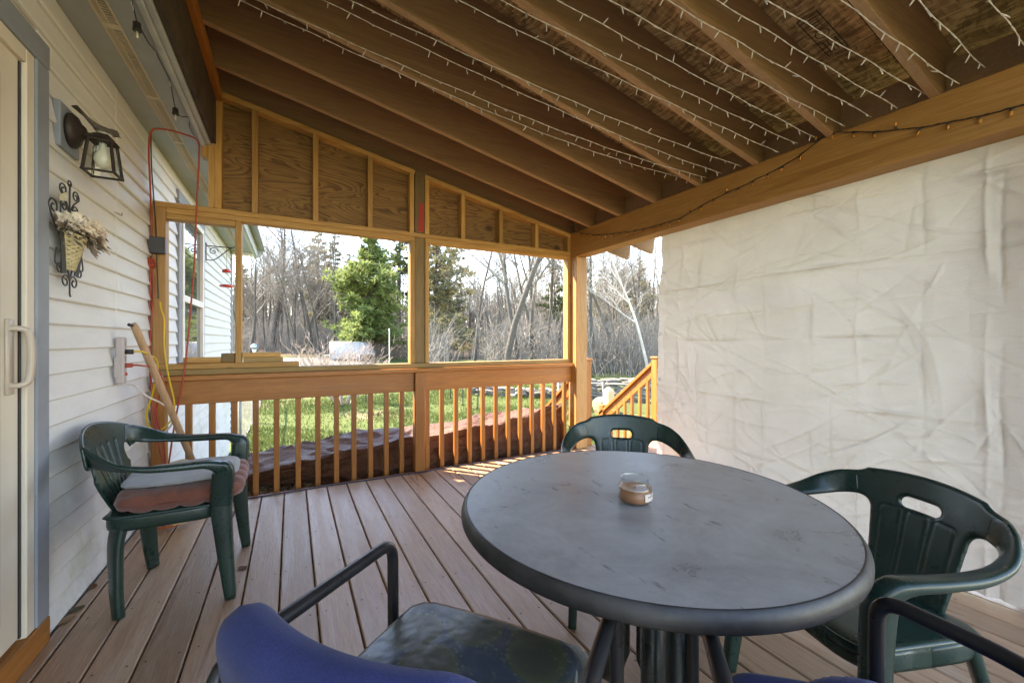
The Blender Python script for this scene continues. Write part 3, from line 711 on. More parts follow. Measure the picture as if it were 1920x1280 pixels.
# ------------------------------------------------------------------ blue office chairs
bluem = fabric('blue_velour', (.012, .022, .105), (.022, .04, .165), 380); bluem.node_tree.nodes['Principled BSDF'].inputs['Sheen Weight'].default_value = .08
def paisley():
    m, nt, ns, ls, b = newmat('patterned_print'); v = coords(ns, ls, (1, 1, 1), False)
    vo = nd(ns, 'ShaderNodeTexVoronoi'); vo.inputs['Scale'].default_value = 7.5; vo.inputs['Randomness'].default_value = .6; ls.new(v, vo.inputs['Vector'])
    c = ramp(ns, ls, vo.outputs['Distance'], [(.0, (.05, .056, .045)), (.3, (.055, .06, .045)), (.43, (.07, .078, .045)), (.5, (.042, .056, .075)), (.7, (.042, .056, .08))])
    dt = nd(ns, 'ShaderNodeTexVoronoi'); dt.inputs['Scale'].default_value = 95; ls.new(v, dt.inputs['Vector'])
    rg = ramp(ns, ls, vo.outputs['Distance'], [(.40, 0), (.44, 1), (.52, 1), (.56, 0)]); dd = ramp(ns, ls, dt.outputs['Distance'], [(.25, .22), (.4, 0)])
    mu = nd(ns, 'ShaderNodeMath', operation='MULTIPLY'); ls.new(rg, mu.inputs[0]); ls.new(dd, mu.inputs[1])
    c = mixc(ns, ls, mu.outputs[0], c, (.28, .32, .2)); s = noise_n(ns, ls, v, 60, 6, .8); c = mixc(ns, ls, ramp(ns, ls, s, [(.58, 0), (.7, .6)]), c, (.25, .3, .12))
    ls.new(c, b.inputs['Base Color']); b.inputs['Roughness'].default_value = .35; b.inputs['Specular IOR Level'].default_value = .6; bump(ns, ls, b, noise_n(ns, ls, v, 7, 3), .5, .02); return m
tubem = plain('black_tube', (.02, .02, .021), .33, .15, 12)
greyw = fabric('grey_webbing', (.16, .145, .12), (.22, .2, .17), 200)
def office_chair(label, loc, rz, arms=True, right=None, left=None, bh=.41):
    t = thing('office_chair', label, 'chair', loc, rz, 'blue padded chairs with black tube arms')
    def sf(u, v): return sd_rrect(u, v, 0, 0, .235, .225, .09)
    plate(sf, (-.25, .25, -.24, .24), .014, lambda U, V: (U, V, .43-.1*V*V-.25*U*U), .035, .035).build('seat', bluem, t, True)
    def bf(u, v): return sd_rrect(u+0*v, v, 0, bh/2, .232-.03*np.clip((bh-v)/bh, 0, 1), bh/2, .085)
    plate(bf, (-.25, .25, -.01, bh+.01), .006, lambda U, V: (U, .225+.16*V-1.1*U*U+.0*V, .40+V), .036, .04).build('backrest', bluem, t, True)
    MB().bar((0, .20, .33), (0, .262, .50), .09, .012).build('back_bracket', tubem, t)
    for sg in (-1, 1):
        arm = fillet([(sg*.235, .255, .5), (sg*.265, .235, .655), (sg*.27, -.185, .655), (sg*.27, -.19, .012), (sg*.26, .24, .012)], .045, 6)
        ov = right if sg > 0 else left
        if ov: arm = ov
        MB().tube(arm, .0135, 14).build('arm_tube', tubem, t, True)
    MB().tube([(-.262, .235, .013), (.262, .235, .013)], .0125, 12).build('base_tube', tubem, t, True)
    MB().tube([(-.27, -.02, .385), (.27, -.02, .385)], .012, 12).build('seat_rail', tubem, t, True)
    return t
B1 = Vector((.245, .705, 0)); r1 = face(.78, .63)
oc = office_chair('blue padded chair nearest the camera with patterned pad on its seat', B1, r1, bh=.385)
tote = thing('folded_pad', 'folded pad with blue and olive print lying on the near blue chair', 'pad', B1+Vector((.02, .03, .478)), r1)
plate(lambda u, v: sd_rrect(u, v, 0, 0, .215, .19, .06), (-.23, .23, -.2, .2), .01, lambda U, V: (U, V, .022+.012*np.sin(U*9+1)*np.cos(V*8)-.12*U*U), .017, .018).build('top_panel', paisley(), tote, True)
plate(lambda u, v: sd_rrect(u, v, -.02, -.02, .215, .205, .05), (-.25, .25, -.24, .24), .012, lambda U, V: (U, V, -.004-.12*U*U), .013, .013).build('lower_panel', greyw, tote, True)
pts = [(.213*math.copysign(abs(math.cos(a))**.45, math.cos(a)), .188*math.copysign(abs(math.sin(a))**.45, math.sin(a)), .024-.12*(.213*math.cos(a))**2) for a in np.linspace(0, 2*math.pi, 60)]
MB().tube(pts, .0045, 8).build('piping', greyw, tote, True)
B2 = Vector((.816, .271, 0)); f2 = Vector((.7, .714, 0)); r2 = face(f2.x, f2.y)
M2 = (Matrix.Translation(B2) @ Matrix.Rotation(r2, 4, 'Z')).inverted()
pw = [(.86, .0, .5), (.90, .03, .65), (.975, .19, .66), (.988, .365, .66), (.985, .37, .012), (1.04, -.12, .012)]
right2 = fillet([M2 @ Vector(p) for p in pw], .045, 6)
lx = [M2 @ Vector(p) for p in pw]
sgn = 1 if lx[3].x > 0 else -1
office_chair('blue padded chair at the lower right, only its top and one black arm showing', B2, r2, right=right2 if sgn > 0 else None, left=right2 if sgn < 0 else None, bh=.395)

# ------------------------------------------------------------------ canvas sheet hung from the beam
def canvas():
    ya, yb, za, zb = 2.515, -.52, .006, 2.12; ny, nz = 460, 330
    Y, Z = np.meshgrid(np.linspace(ya, yb, ny), np.linspace(za, zb, nz), indexing='ij')
    rng = np.random.RandomState(4)
    X = 2.80-.075*(1-Z/2.1)+.014*np.sin(Y*2.3+1)*(1-Z/2.4)+.012*np.sin(Y*1.1+Z*2.2)
    def ridge(d, w): return np.exp(-np.abs(d)/w)
    def n1(a, k): return np.sin(a*7.3+k)*.5+np.sin(a*17.1+k*2.3)*.3+.6
    for i, y in enumerate((2.44, 2.31, 2.12, 1.82, 1.61, 1.34, 1.105, .845, .63, .585, .33, .08, -.3)):
        a = (.018 if y in (1.61, .63, .585) else .017)*(1 if i % 2 else -1); X = X+a*ridge(Y-y+.006*np.sin(Z*9+i), .010)*np.clip(n1(Z, i), 0, 1.3)
    for i, z in enumerate((1.92, 1.575, 1.15, .76, .37)):
        a = .022*(1 if i % 2 else -1); X = X+a*ridge(Z-z+.012*np.sin(Y*3+i), .009)*np.clip(n1(Y, i+4), .25, 1.4)
    X = X+.012*np.abs(np.sin((Y-1.61)*math.pi/.27))*np.abs(np.sin((Z-1.15)*math.pi/.40))
    for i in range(560):
        y0, z0 = rng.uniform(-1.2, 2.5), rng.uniform(0, 2.05); L = rng.uniform(.05, .32); th = rng.normal(.35, .7); cs, sn = math.cos(th), math.sin(th)
        u = (Y-y0)*cs+(Z-z0)*sn; v = -(Y-y0)*sn+(Z-z0)*cs+.25*u*u*rng.uniform(-2, 2)
        X = X+rng.choice((-1, 1))*rng.uniform(.003, .014)*np.exp(-(u/L)**2)*np.exp(-np.abs(v)/rng.uniform(.004, .014))
    for i in range(14):
        z0 = rng.uniform(1.2, 2.0); X = X+rng.uniform(.008, .022)*np.exp(-((Z-z0+.05*(Y-1)+.03*np.sin(Y*2+i))/rng.uniform(.03, .08))**2)*np.exp(-((Y-rng.uniform(-.3, 2.3))/rng.uniform(.4, 1))**2)*rng.choice((-1, 1))
    V = np.stack([X, Y, Z], -1).reshape(-1, 3).tolist()
    F = [(i*nz+j, (i+1)*nz+j, (i+1)*nz+j+1, i*nz+j+1) for i in range(ny-1) for j in range(nz-1)]
    m, nt, ns, ls, b = newmat('canvas_cloth'); v = coords(ns, ls, (1, 1, 1), False)
    f = noise_n(ns, ls, v, 2.2, 6, .6); c = mixc(ns, ls, ramp(ns, ls, f, [(.3, 0), (.7, 1)]), (.60, .525, .455), (.70, .625, .55))
    ls.new(c, b.inputs['Base Color']); b.inputs['Roughness'].default_value = .7; b.inputs['Specular IOR Level'].default_value = .25
    h1 = noise_n(ns, ls, coords(ns, ls, (1, 1, 2.5), False), 14, 8, .75, .8); h2 = noise_n(ns, ls, coords(ns, ls, (1, 3, 3), False), 160, 2)
    ad = nd(ns, 'ShaderNodeMath', operation='MULTIPLY_ADD'); ls.new(h2, ad.inputs[0]); ad.inputs[1].default_value = .06; ls.new(h1, ad.inputs[2])
    bump(ns, ls, b, ad.outputs[0], .7, .02)
    tr = nd(ns, 'ShaderNodeBsdfTranslucent'); ls.new(c, tr.inputs['Color']); mx = nd(ns, 'ShaderNodeMixShader'); mx.inputs[0].default_value = .36
    ls.new(b.outputs[0], mx.inputs[1]); ls.new(tr.outputs[0], mx.inputs[2]); ls.new(mx.outputs[0], ns['Material Output'].inputs['Surface'])
    me = fastmesh('canvas', V, F, m, True); t = thing('canvas_sheet', 'large creased off-white canvas sheet hanging from the beam on the right', 'tarp', (2.78, .6, 0))
    o = inst('canvas', me, t); o.location = (-2.78, -.6, 0)
    gm = MB().lathe([(.006, -.001), (.0125, -.001), (.0125, .0015), (.006, .0015)], 18, M4=Matrix.Rotation(R(90), 4, 'Y')).mesh('grommet', steel, True)
    for z in (1.72, 1.2, .82, .3):
        p = Vector((2.80-.075*(1-z/2.1)+.0, 2.49, z)); d_ = X[2, int(z/2.12*nz)]; inst('grommet', gm, t, (d_-.004-2.78, p.y-.6, z))
canvas()

# ------------------------------------------------------------------ fairy lights under the rafters
def on_roof(x, y, off=.015):
    r = ray(x, y)  # h + r.z d = 2.287+(BX - r.x d)*SL - off
    d = (2.287-off+BX*SL-CAM_H)/(r.z+r.x*SL); return r*d+Vector((0, 0, CAM_H))
wirem = plain('white_wire', (.7, .66, .58), .5, .05)
bulbm, nt, ns, ls, bs = newmat('clear_led'); bs.inputs['Base Color'].default_value = (.86, .82, .74, 1); bs.inputs['Roughness'].default_value = .25; bs.inputs['Transmission Weight'].default_value = .25
ledme = MB().lathe([(.0022, 0), (.003, .004), (.003, .016), (.0026, .026), (.0012, .031), (0, .032)], 8).mesh('led', bulbm, True)
tops = [462, 498, 627, 679, 880, 962, 1069, 1165, 1272, 1365, 1459, 1590, 1731, 1862]
ends = [(1300, 338), (1325, 333), (1353, 325), (1390, 312), (1460, 286), (1495, 270), (1531, 259), (1584, 236), (1634, 219), (1683, 203), (1739, 180), (1798, 159), (1847, 128), (1935, 100)]
words = ['first and lowest', 'second', 'third', 'fourth', 'fifth', 'sixth', 'seventh', 'eighth', 'ninth', 'tenth', 'eleventh', 'twelfth', 'thirteenth', 'last and nearest']
for i, (tx, e) in enumerate(zip(tops, ends)):
    A = on_roof(tx, 0); E_ = onX(e[0], e[1], BX-.006); d = A-E_
    k = (E_.x+.43)/(E_.x-A.x); A2 = E_+d*max(1.0, k); A2.z = min(A2.z, zr(A2.x)-.01)
    n = 30; sag = (.085, .075, .055, .05)[i] if i < 4 else .03
    pts = []
    for q in range(n+1):
        t_ = q/n; p = E_*(1-t_)+A2*t_; p.z -= sag*4*t_*(1-t_)*(1 if i > 3 else (1.3-.6*t_)); p.x += .004*math.sin(q*2.1+i); p.y += .003*math.sin(q*1.7+i); pts.append(p)
    t = thing('fairy_light_string', f'white fairy light wire across the rafters, {words[i]} counted from the end wall', 'string lights', tuple(E_), 0, 'fairy light wires under the rafters')
    def twist(ph): return [p-E_+Vector((0, math.cos(j*1.9+ph), math.sin(j*1.9+ph)))*.0013 for j, p in enumerate(spline(pts, 3))]
    MB().tube(twist(0), .0014, 5).tube(twist(3.14), .0014, 5).build('wire', wirem, t, True)
    L = 0; nxt = .05
    for q in range(n):
        seg = (pts[q+1]-pts[q]).length
        while L+seg > nxt:
            p = pts[q].lerp(pts[q+1], (nxt-L)/seg)-E_
            ax = Vector((random.uniform(-.6, .6), random.uniform(-1, 1), random.choice((-1, -1, -1, -1, .4)))).normalized()
            o = inst('led', ledme, t, tuple(p)); o.rotation_euler = ax.to_track_quat('Z', 'Y').to_euler(); nxt += .1
        L += seg
# amber string on the beam
pxs = [(1075, 434), (1095, 438), (1118, 440), (1138, 439), (1172, 435.5), (1197, 431), (1224, 425), (1252, 416), (1277, 408), (1331, 377), (1402, 344), (1477, 306), (1530, 268), (1553, 250), (1587, 248), (1647, 247), (1694, 242), (1728, 239), (1769, 231), (1816, 222), (1862, 212), (1916, 197), (1990, 178)]
P = spline([onX(x, y, BX-.007) for x, y in pxs], 4)
t = thing('amber_light_string', 'black wire of small amber bulbs draped along the beam', 'string lights', tuple(P[0])); O = P[0].copy()
MB().tube([p-O+Vector((0, 0, .0015*math.sin(j*2.3))) for j, p in enumerate(P)], .0022, 6).tube([p-O+Vector((-.002, 0, .0025*math.cos(j*2.3))) for j, p in enumerate(P)], .0018, 6).build('wire', blackm, t, True)
amb, nt, ns, ls, bs = newmat('amber_bulb'); bs.inputs['Base Color'].default_value = (.85, .33, .045, 1); bs.inputs['Roughness'].default_value = .15; bs.inputs['Transmission Weight'].default_value = .45
bme2 = MB().lathe([(.004, .016), (.0065, .02), (.0062, .028), (.003, .037), (0, .039)], 10).mesh('bulb', amb, True); sme = MB().lathe([(.003, 0), (.0048, .003), (.0048, .017), (.003, .018)], 10).mesh('socket', blackm, True)
L = 0; nxt = .06
for a, b_ in zip(P[:-1], P[1:]):
    sg = (b_-a).length
    while L+sg > nxt:
        p = a.lerp(b_, (nxt-L)/sg)-O; ax = Vector((-.25, random.uniform(-.35, .35), -1 if random.random() < .85 else .6)).normalized(); e = ax.to_track_quat('Z', 'Y').to_euler()
        s_ = inst('socket', sme, t, tuple(p), e); inst('bulb', bme2, s_); nxt += .095
    L += sg
# ------------------------------------------------------------------ terrain
_rr = [0, 8, 12, 20, 28, 36, 50, 100, 500]; _zz = [-.62, -.61, -.55, -.36, -.06, .16, .3, 1.5, 8]
def gz(x, y):
    r = math.hypot(x, y); z = float(np.interp(r, _rr, _zz))
    b = ((x-17)/12)**2+((y-43)/15)**2
    z -= 1.3*math.exp(-b**2*.9)
    return z+.035*noise.noise((x*.35, y*.35, 0))+.012*noise.noise((x*1.7, y*1.7, 3))
def ground():
    xs = np.concatenate([np.linspace(-300, -24, 24), np.linspace(-22, 34, 113), np.linspace(36, 320, 24)])
    ys = np.concatenate([np.linspace(-40, 3, 12), np.linspace(3.4, 40, 110), np.linspace(41, 90, 40), np.linspace(95, 500, 22)])
    V = [(x, y, gz(x, y)) for x in xs for y in ys]; n = len(ys)
    F = [(i*n+j, (i+1)*n+j, (i+1)*n+j+1, i*n+j+1) for i in range(len(xs)-1) for j in range(n-1)]
    m, nt, ns, ls, b = newmat('lawn'); v = coords(ns, ls, (1, 1, 1), False)
    big = noise_n(ns, ls, v, .55, 6, .65); fine = noise_n(ns, ls, v, 9, 8, .75)
    g = mixc(ns, ls, ramp(ns, ls, fine, [(.3, 0), (.7, 1)]), (.048, .074, .022), (.10, .135, .045))
    straw = mixc(ns, ls, ramp(ns, ls, fine, [(.35, 0), (.65, 1)]), (.14, .11, .065), (.25, .205, .13))
    g = mixc(ns, ls, ramp(ns, ls, big, [(.54, 0), (.66, .85)]), g, straw)
    litter = mixc(ns, ls, ramp(ns, ls, fine, [(.35, 0), (.7, 1)]), (.06, .045, .03), (.17, .125, .08))
    sp = nd(ns, 'ShaderNodeVectorMath', operation='LENGTH'); ls.new(v, sp.inputs[0])
    nz = nd(ns, 'ShaderNodeMath', operation='MULTIPLY_ADD'); ls.new(big, nz.inputs[0]); nz.inputs[1].default_value = 9; ls.new(sp.outputs['Value'], nz.inputs[2])
    mr = nd(ns, 'ShaderNodeMapRange'); mr.inputs[1].default_value = 35; mr.inputs[2].default_value = 37; ls.new(nz.outputs[0], mr.inputs[0])
    c = mixc(ns, ls, mr.outputs[0], g, litter)
    ls.new(c, b.inputs['Base Color']); b.inputs['Roughness'].default_value = .95; b.inputs['Specular IOR Level'].default_value = .15
    bump(ns, ls, b, fine, .8, .05)
    o = inst('ground', fastmesh('ground', V, F, m, True)); o['kind'] = 'structure'
ground()
dm = plain('gravel_drive', (.085, .083, .082), .9, .25, 30, .4, 120)
def drape(name, f, n=40, mat=None, dz=.02):
    V = []; F = []
    for i in range(n+1):
        for j in range(7):
            x, y = f(i/n, j/6); V.append((x, y, gz(x, y)+dz))
    for i in range(n):
        for j in range(6): a = i*7+j; F.append((a, a+7, a+8, a+1))
    o = inst(name, fastmesh(name, V, F, mat, True)); o['kind'] = 'structure'; return o
drape('driveway', lambda s, t: (-22+26*s, 20.5+6.5*t+3*s*s+.4*math.sin(s*9)), mat=dm, dz=.04)
wm, nt, ns, ls, bs = newmat('pond_water'); bs.inputs['Base Color'].default_value = (.03, .05, .06, 1); bs.inputs['Roughness'].default_value = .06; bump(ns, ls, bs, noise_n(ns, ls, coords(ns, ls, (1, 1, 1), False), 3, 3), .05, .05)
o = MB().lathe([(0, 0), (12, 0), (17, -.05)], 40, M4=Matrix.Diagonal((1, 1.2, 1, 1))).build('pond', wm, loc=(17, 43, -.35)); o['kind'] = 'structure'
# grass blades and leaf litter
def blades(name, n, region, hmin, hmax, mat, flat=False, seed=1):
    rng = random.Random(seed); V = []; F = []
    for _ in range(n):
        x, y = region(rng); z = gz(x, y)
        if not flat:
            bx = noise.noise((x*.55, y*.55, 0))
            if bx > .12 and rng.random() < .8: continue
        a = rng.uniform(0, 6.28); h = rng.uniform(hmin, hmax); w = h*.16 if not flat else h*.5; k = len(V)
        dx, dy = math.cos(a)*w, math.sin(a)*w; lx, ly = rng.gauss(0, h*.35), rng.gauss(0, h*.35)
        if flat: V += [(x-dx, y-dy, z+rng.uniform(.01, .05)), (x+dx, y+dy, z+rng.uniform(.01, .06)), (x+lx, y+ly, z+rng.uniform(.02, .07))]
        else: V += [(x-dx, y-dy, z-.005), (x+dx, y+dy, z-.005), (x+lx, y+ly, z+h)]
        F.append((k, k+1, k+2))
    o = inst(name, fastmesh(name, V, F, mat)); o['kind'] = 'stuff'; return o
def leafy(name, c1, c2, trans=.35, rough=.6):
    m, nt, ns, ls, b = newmat(name); v = coords(ns, ls)
    f = noise_n(ns, ls, v, 1.3, 4, .6); c = mixc(ns, ls, ramp(ns, ls, f, [(.35, 0), (.65, 1)]), c1, c2)
    ls.new(c, b.inputs['Base Color']); b.inputs['Roughness'].default_value = rough; b.inputs['Specular IOR Level'].default_value = .25
    tr = nd(ns, 'ShaderNodeBsdfTranslucent'); ls.new(c, tr.inputs['Color']); mx = nd(ns, 'ShaderNodeMixShader'); mx.inputs[0].default_value = trans
    ls.new(b.outputs[0], mx.inputs[1]); ls.new(tr.outputs[0], mx.inputs[2]); ls.new(mx.outputs[0], ns['Material Output'].inputs['Surface']); return m
grm = leafy('grass_blade', (.06, .095, .024), (.125, .17, .055), .3)
def lawn_reg(rng):
    d = 4.6+13*rng.random()**.8; u = rng.uniform(-.66, .2); return d*(_c*u+_s), d*(_c-_s*u)
tag(blades('grass', 90000, lawn_reg, .03, .085, grm), 'short spring grass of the lawn beyond the railing', 'grass')
def bank(x, y): return -.10-.16*max(0, (x-.1))-.35*max(0, y-4.1)-.1*max(0, -.3-x)+.03*noise.noise((x*5, y*5, 1))
V = [(x, y, bank(x, y)) for x in np.linspace(-.83, 1.6, 50) for y in np.linspace(3.61, 5.3, 34)]; F = [(i*34+j, (i+1)*34+j, (i+1)*34+j+1, i*34+j+1) for i in range(49) for j in range(33)]
o = inst('soil_bank', fastmesh('soil_bank', V, F, plain('leafy_soil', (.10, .07, .04), .95, .4, 30, .6, 60), True)); o['kind'] = 'structure'
_g = gz
def gz(x, y): return bank(x, y)
tag(blades('leaf_litter', 5000, lambda r: (r.uniform(-.8, 1.4), r.uniform(3.63, 4.3)), .03, .07, leafy('dead_leaf', (.13, .075, .035), (.33, .24, .14), .2), True, 5), 'dry brown leaves on the ground below the railing', 'leaves')
gz = _g

# ------------------------------------------------------------------ trees
barkm = plain('bark', (.085, .077, .067), .9, .35, 9, .6, 30); birchm = plain('birch_bark', (.52, .49, .45), .8, .25, 5); twigm = plain('twig_bark', (.185, .172, .152), .9, .3, 3)
darkbark = plain('pine_bark', (.075, .055, .045), .9, .3, 9, .6, 30)
def tube_raw(V, F, pts, rad, n):
    up = None; base = len(V); m = len(pts)
    for i in range(m):
        t = (pts[min(i+1, m-1)]-pts[max(i-1, 0)]); t = t.normalized() if t.length > 1e-9 else Vector((0, 0, 1))
        up = t.orthogonal().normalized() if up is None else (up-t*up.dot(t)).normalized()
        w = t.cross(up)
        for k in range(n):
            a = 2*math.pi*k/n; p = pts[i]+(up*math.cos(a)+w*math.sin(a))*rad[i]; V.append((p.x, p.y, p.z))
    for i in range(m-1):
        for k in range(n): a = base+i*n; F.append((a+k, a+(k+1) % n, a+n+(k+1) % n, a+n+k))
def bare_tree(seed, H, r0, fork=.45, spread=.6, lean=(0, 0), dens=1.0, low=.3):
    rng = random.Random(seed); T = ([], []); C = ([], [])
    def grow(p, d, L, r, lev):
        ns_ = 9 if lev == 0 else (6 if lev == 1 else (4 if lev == 2 else 3)); pts = [p.copy()]; rad = [r]; q = p.copy(); dd = d.copy(); kids = []
        for i in range(ns_):
            dd = (dd+Vector((rng.gauss(0, .09), rng.gauss(0, .09), .02 if lev else .02))*(1.3 if lev else .7)).normalized()
            q = q+dd*(L/ns_); f = (i+1)/ns_; pts.append(q.copy()); rad.append(max(r*(1-f*.82), .006)); kids.append((q.copy(), dd.copy(), f, rad[-1]))
        tgt = T if lev <= (0 if r < .08 else 1) else C
        tube_raw(tgt[0], tgt[1], pts, rad, 7 if lev == 0 else (5 if lev == 1 else 3))
        if lev >= 4: return
        for (kp, kd, f, kr) in kids:
            if lev == 0 and f < low: continue
            cnt = (1 if rng.random() < .8*dens else 0)+(1 if rng.random() < .5*dens else 0) if lev < 3 else (1 if rng.random() < .85*dens else 0)
            for _ in range(cnt):
                a = rng.uniform(0, 6.28); side = Vector((math.cos(a), math.sin(a), rng.uniform(-.1, .5))); nd_ = (kd*rng.uniform(.35, .9)+side*spread*rng.uniform(.8, 1.6)).normalized()
                ll = L*rng.uniform(.28, .5)*(1-.45*f) if lev == 0 else L*rng.uniform(.4, .65)
                grow(kp, nd_, ll, min(kr*.75, r*.5), lev+1)
    grow(Vector((0, 0, -.15)), Vector((lean[0], lean[1], 1)).normalized(), H, r0, 0)
    return T, C
def tree_meshes(name, TC_, bm, cm):
    T, C = TC_; return fastmesh('trunk', T[0], T[1], bm, True), fastmesh('crown', C[0], C[1], cm, True)
def place_tree(name, label, meshes, x, y, s=1.0, rz=0, group=None, cat='tree', sz=None):
    t = thing(name, label, cat, (x, y, gz(x, y)), rz, group); s2 = sz or s
    inst('trunk', meshes[0], t, sc=(s, s, s2)); inst('crown', meshes[1], t, sc=(s, s, s2)); return t
def at(px, d): r = ray(px, 637)*d; return r.x, r.y
BT = [tree_meshes('b', bare_tree(s, H, r, spread=sp, lean=ln, dens=dn, low=lo), barkm, twigm) for s, H, r, sp, ln, dn, lo in
      ((1, 10, .13, .55, (.05, 0), .95, .3), (2, 11, .15, .5, (-.04, .02), .9, .35), (3, 9, .10, .6, (.02, .05), 1.0, .25), (5, 12, .17, .45, (.06, -.03), .85, .35), (8, 8, .07, .5, (-.05, 0), 1.0, .25))]
G1 = 'bare trees along the wood edge'
# main bare trees that can be told apart in the photograph
main = [(508, 33, 1, 1.18, 0, 'tall slim bare tree left in the left window bay, rising clear into the sky'),
        (553, 31, 0, .82, 1.2, 'forked bare tree left of the middle of the left window bay'),
        (572, 33, 3, .80, 2.1, 'straight bare tree just right of the forked one in the left bay'),
        (948, 16.5, 3, .9, .6, 'stout leaning bare tree in the middle of the right window bay'),
        (973, 17.5, 1, .85, 2.6, 'bare tree right beside the stout leaning one in the right bay'),
        (993, 19, 0, .9, 4.0, 'thin bare tree third from the stout one in the right bay'),
        (888, 21, 2, .95, 5.2, 'bare tree standing in front of the pond in the right bay'),
        (1012, 20, 4, 1.2, 1.1, 'pale slender bare tree near the right end of the right bay'),
        (1022, 22, 2, 1.1, 3.1, 'slender bare tree in the right bay beside the pale one'),
        (1043, 20.5, 1, .8, .3, 'dark straight bare tree nearest the right jamb of the right bay'),
        (1121, 19, 0, .85, 2.2, 'bare tree with a forked top just right of the corner post'),
        (1150, 22, 3, .75, 3.7, 'crooked bare tree between corner post and canvas')]
for px, d, k, s, rz, lab in main:
    x, y = at(px, d); place_tree('bare_tree', lab, BT[k], x, y, s, rz, G1)
rng = random.Random(21)
def far_label(px):
    return None
bands = [('left window bay', 452, 640, 38), ('right window bay', 800, 1050, 34), ('gap between corner post and canvas', 1104, 1236, 24)]
for nm, a, b_, n in bands:
    for i in range(n):
        px = a+(b_-a)*(i+rng.random())/n; d = rng.uniform(35, 62) if i % 3 else rng.uniform(26, 36)
        if a == 800 and px < 920: d = max(d, 60)
        x, y = at(px, d)
        place_tree('bare_tree', f'thin leafless tree in the wood seen through the {nm}', BT[rng.choice((0, 1, 2, 4))], x, y, rng.uniform(.7, 1.05), rng.uniform(0, 6.28), f'thin bare trees behind the {nm}')
# white birch
bt = tree_meshes('birch', bare_tree(31, 7.5, .07, spread=.5, lean=(-.25, .1), dens=1.0, low=.25), birchm, birchm)
x, y = at(1218, 17); place_tree('birch_tree', 'white birch leaning left beside the edge of the canvas', bt, x, y, 1.0, .5)
# pines
def pine(seed, H, r0, R0, low, clump, nb, dens=1.0, droop=.1, blades_n=9):
    rng = random.Random(seed); T = ([], []); C = ([], [])
    tube_raw(T[0], T[1], [Vector((0, 0, -.2)), Vector((.03, 0, H*.3)), Vector((-.03, .05, H*.65)), Vector((0, 0, H))], [r0, r0*.8, r0*.45, .02], 8)
    z = H*low
    while z < H*.985:
        f = (z-H*low)/(H*(1-low)); Lb = R0*(1-f)**.75*(.75+.25*math.sin(f*9+seed))+.25
        for b in range(nb):
            if rng.random() > dens: continue
            a = rng.uniform(0, 6.28); L = Lb*rng.uniform(.55, 1.1)*(.95+.75*noise.noise((math.cos(a)*1.3+seed, math.sin(a)*1.3, z*.55))); rise = rng.uniform(.0, .45)-droop
            d = Vector((math.cos(a), math.sin(a), rise)).normalized(); p = Vector((0, 0, z+rng.uniform(-.1, .1))); e = p+d*L+Vector((0, 0, L*.1))
            tube_raw(T[0], T[1], [p, p.lerp(e, .5)-Vector((0, 0, .03)), e], [r0*.22*(1-f*.6)+.01, r0*.12+.006, .005], 4)
            nc = max(3, int(L/clump*2.6))
            for k in range(nc):
                t = .3+.7*(k+rng.random())/nc; c = p.lerp(e, t)+Vector((rng.gauss(0, .16*L*.55), rng.gauss(0, .16*L*.55), rng.gauss(.04, .07*L*.5+.03)))
                for _ in range(blades_n):
                    v = Vector((rng.gauss(d.x*.5, .8), rng.gauss(d.y*.5, .8), rng.gauss(.45, .55))).normalized()*clump*rng.uniform(.6, 1.1)
                    w = v.orthogonal().normalized()*clump*.14; i0 = len(C[0]); o_ = c+v*.1
                    C[0].extend([tuple(o_-w), tuple(o_+w), tuple(c+v)]); C[1].append((i0, i0+1, i0+2))
        z += .26+.12*rng.random()+H*.008
    return T, C
needle_b = leafy('bright_needles', (.14, .20, .06), (.27, .34, .125), .45); needle_d = leafy('dark_needles', (.06, .085, .035), (.11, .145, .06), .35); needle_o = leafy('olive_needles', (.16, .165, .085), (.29, .275, .16), .35)
pb = tree_meshes('p', pine(3, 7.9, .16, 3.3, .13, .36, 15, blades_n=12), darkbark, needle_b)
x, y = at(694, 26); place_tree('pine_tree', 'bushy bright green pine right of centre in the left window bay', pb, x, y)
pd_ = tree_meshes('p', pine(5, 13, .2, 3.0, .3, .42, 5, .8), darkbark, needle_d); pe = tree_meshes('p', pine(9, 12, .18, 3.6, .12, .42, 6, .8, .2), darkbark, needle_o)
for px, d, ms_, s, lab in ((748, 36, pd_, 1.25, 'dark tall pine behind the bright green pine, by the centre post'), (597, 44, pe, 1.05, 'olive pine behind the forked bare tree in the left bay'), (628, 47, pd_, 1.0, 'dark pine between olive pine and bright pine in the left bay'),
                           (655, 44, pe, .9, 'olive pine just left of and behind the bright green pine'), (818, 30, pe, 1.0, 'feathery olive pine at the left side of the right window bay'), (842, 36, pe, .95, 'second feathery olive pine further right in the right bay'),
                           (950, 50, pd_, .62, 'small dark evergreen behind the stout bare tree'), (1040, 32, pd_, .62, 'dense dark evergreen at the right jamb of the right bay'), (1130, 46, pe, .75, 'olive evergreen right of the corner post in the gap'),
                           (1200, 38, pe, .72, 'green evergreen beside the canvas edge behind the birch'), (1168, 52, pd_, .75, 'dark evergreen in the middle of the gap behind the crooked tree'), (455, 48, pe, .8, 'olive evergreen showing past the far corner of the house'), (790, 50, pd_, .95, 'dark pine directly behind the centre post')):
    x, y = at(px, d); place_tree('pine_tree', lab, ms_, x, y, s, px % 6, 'evergreens in the wood')
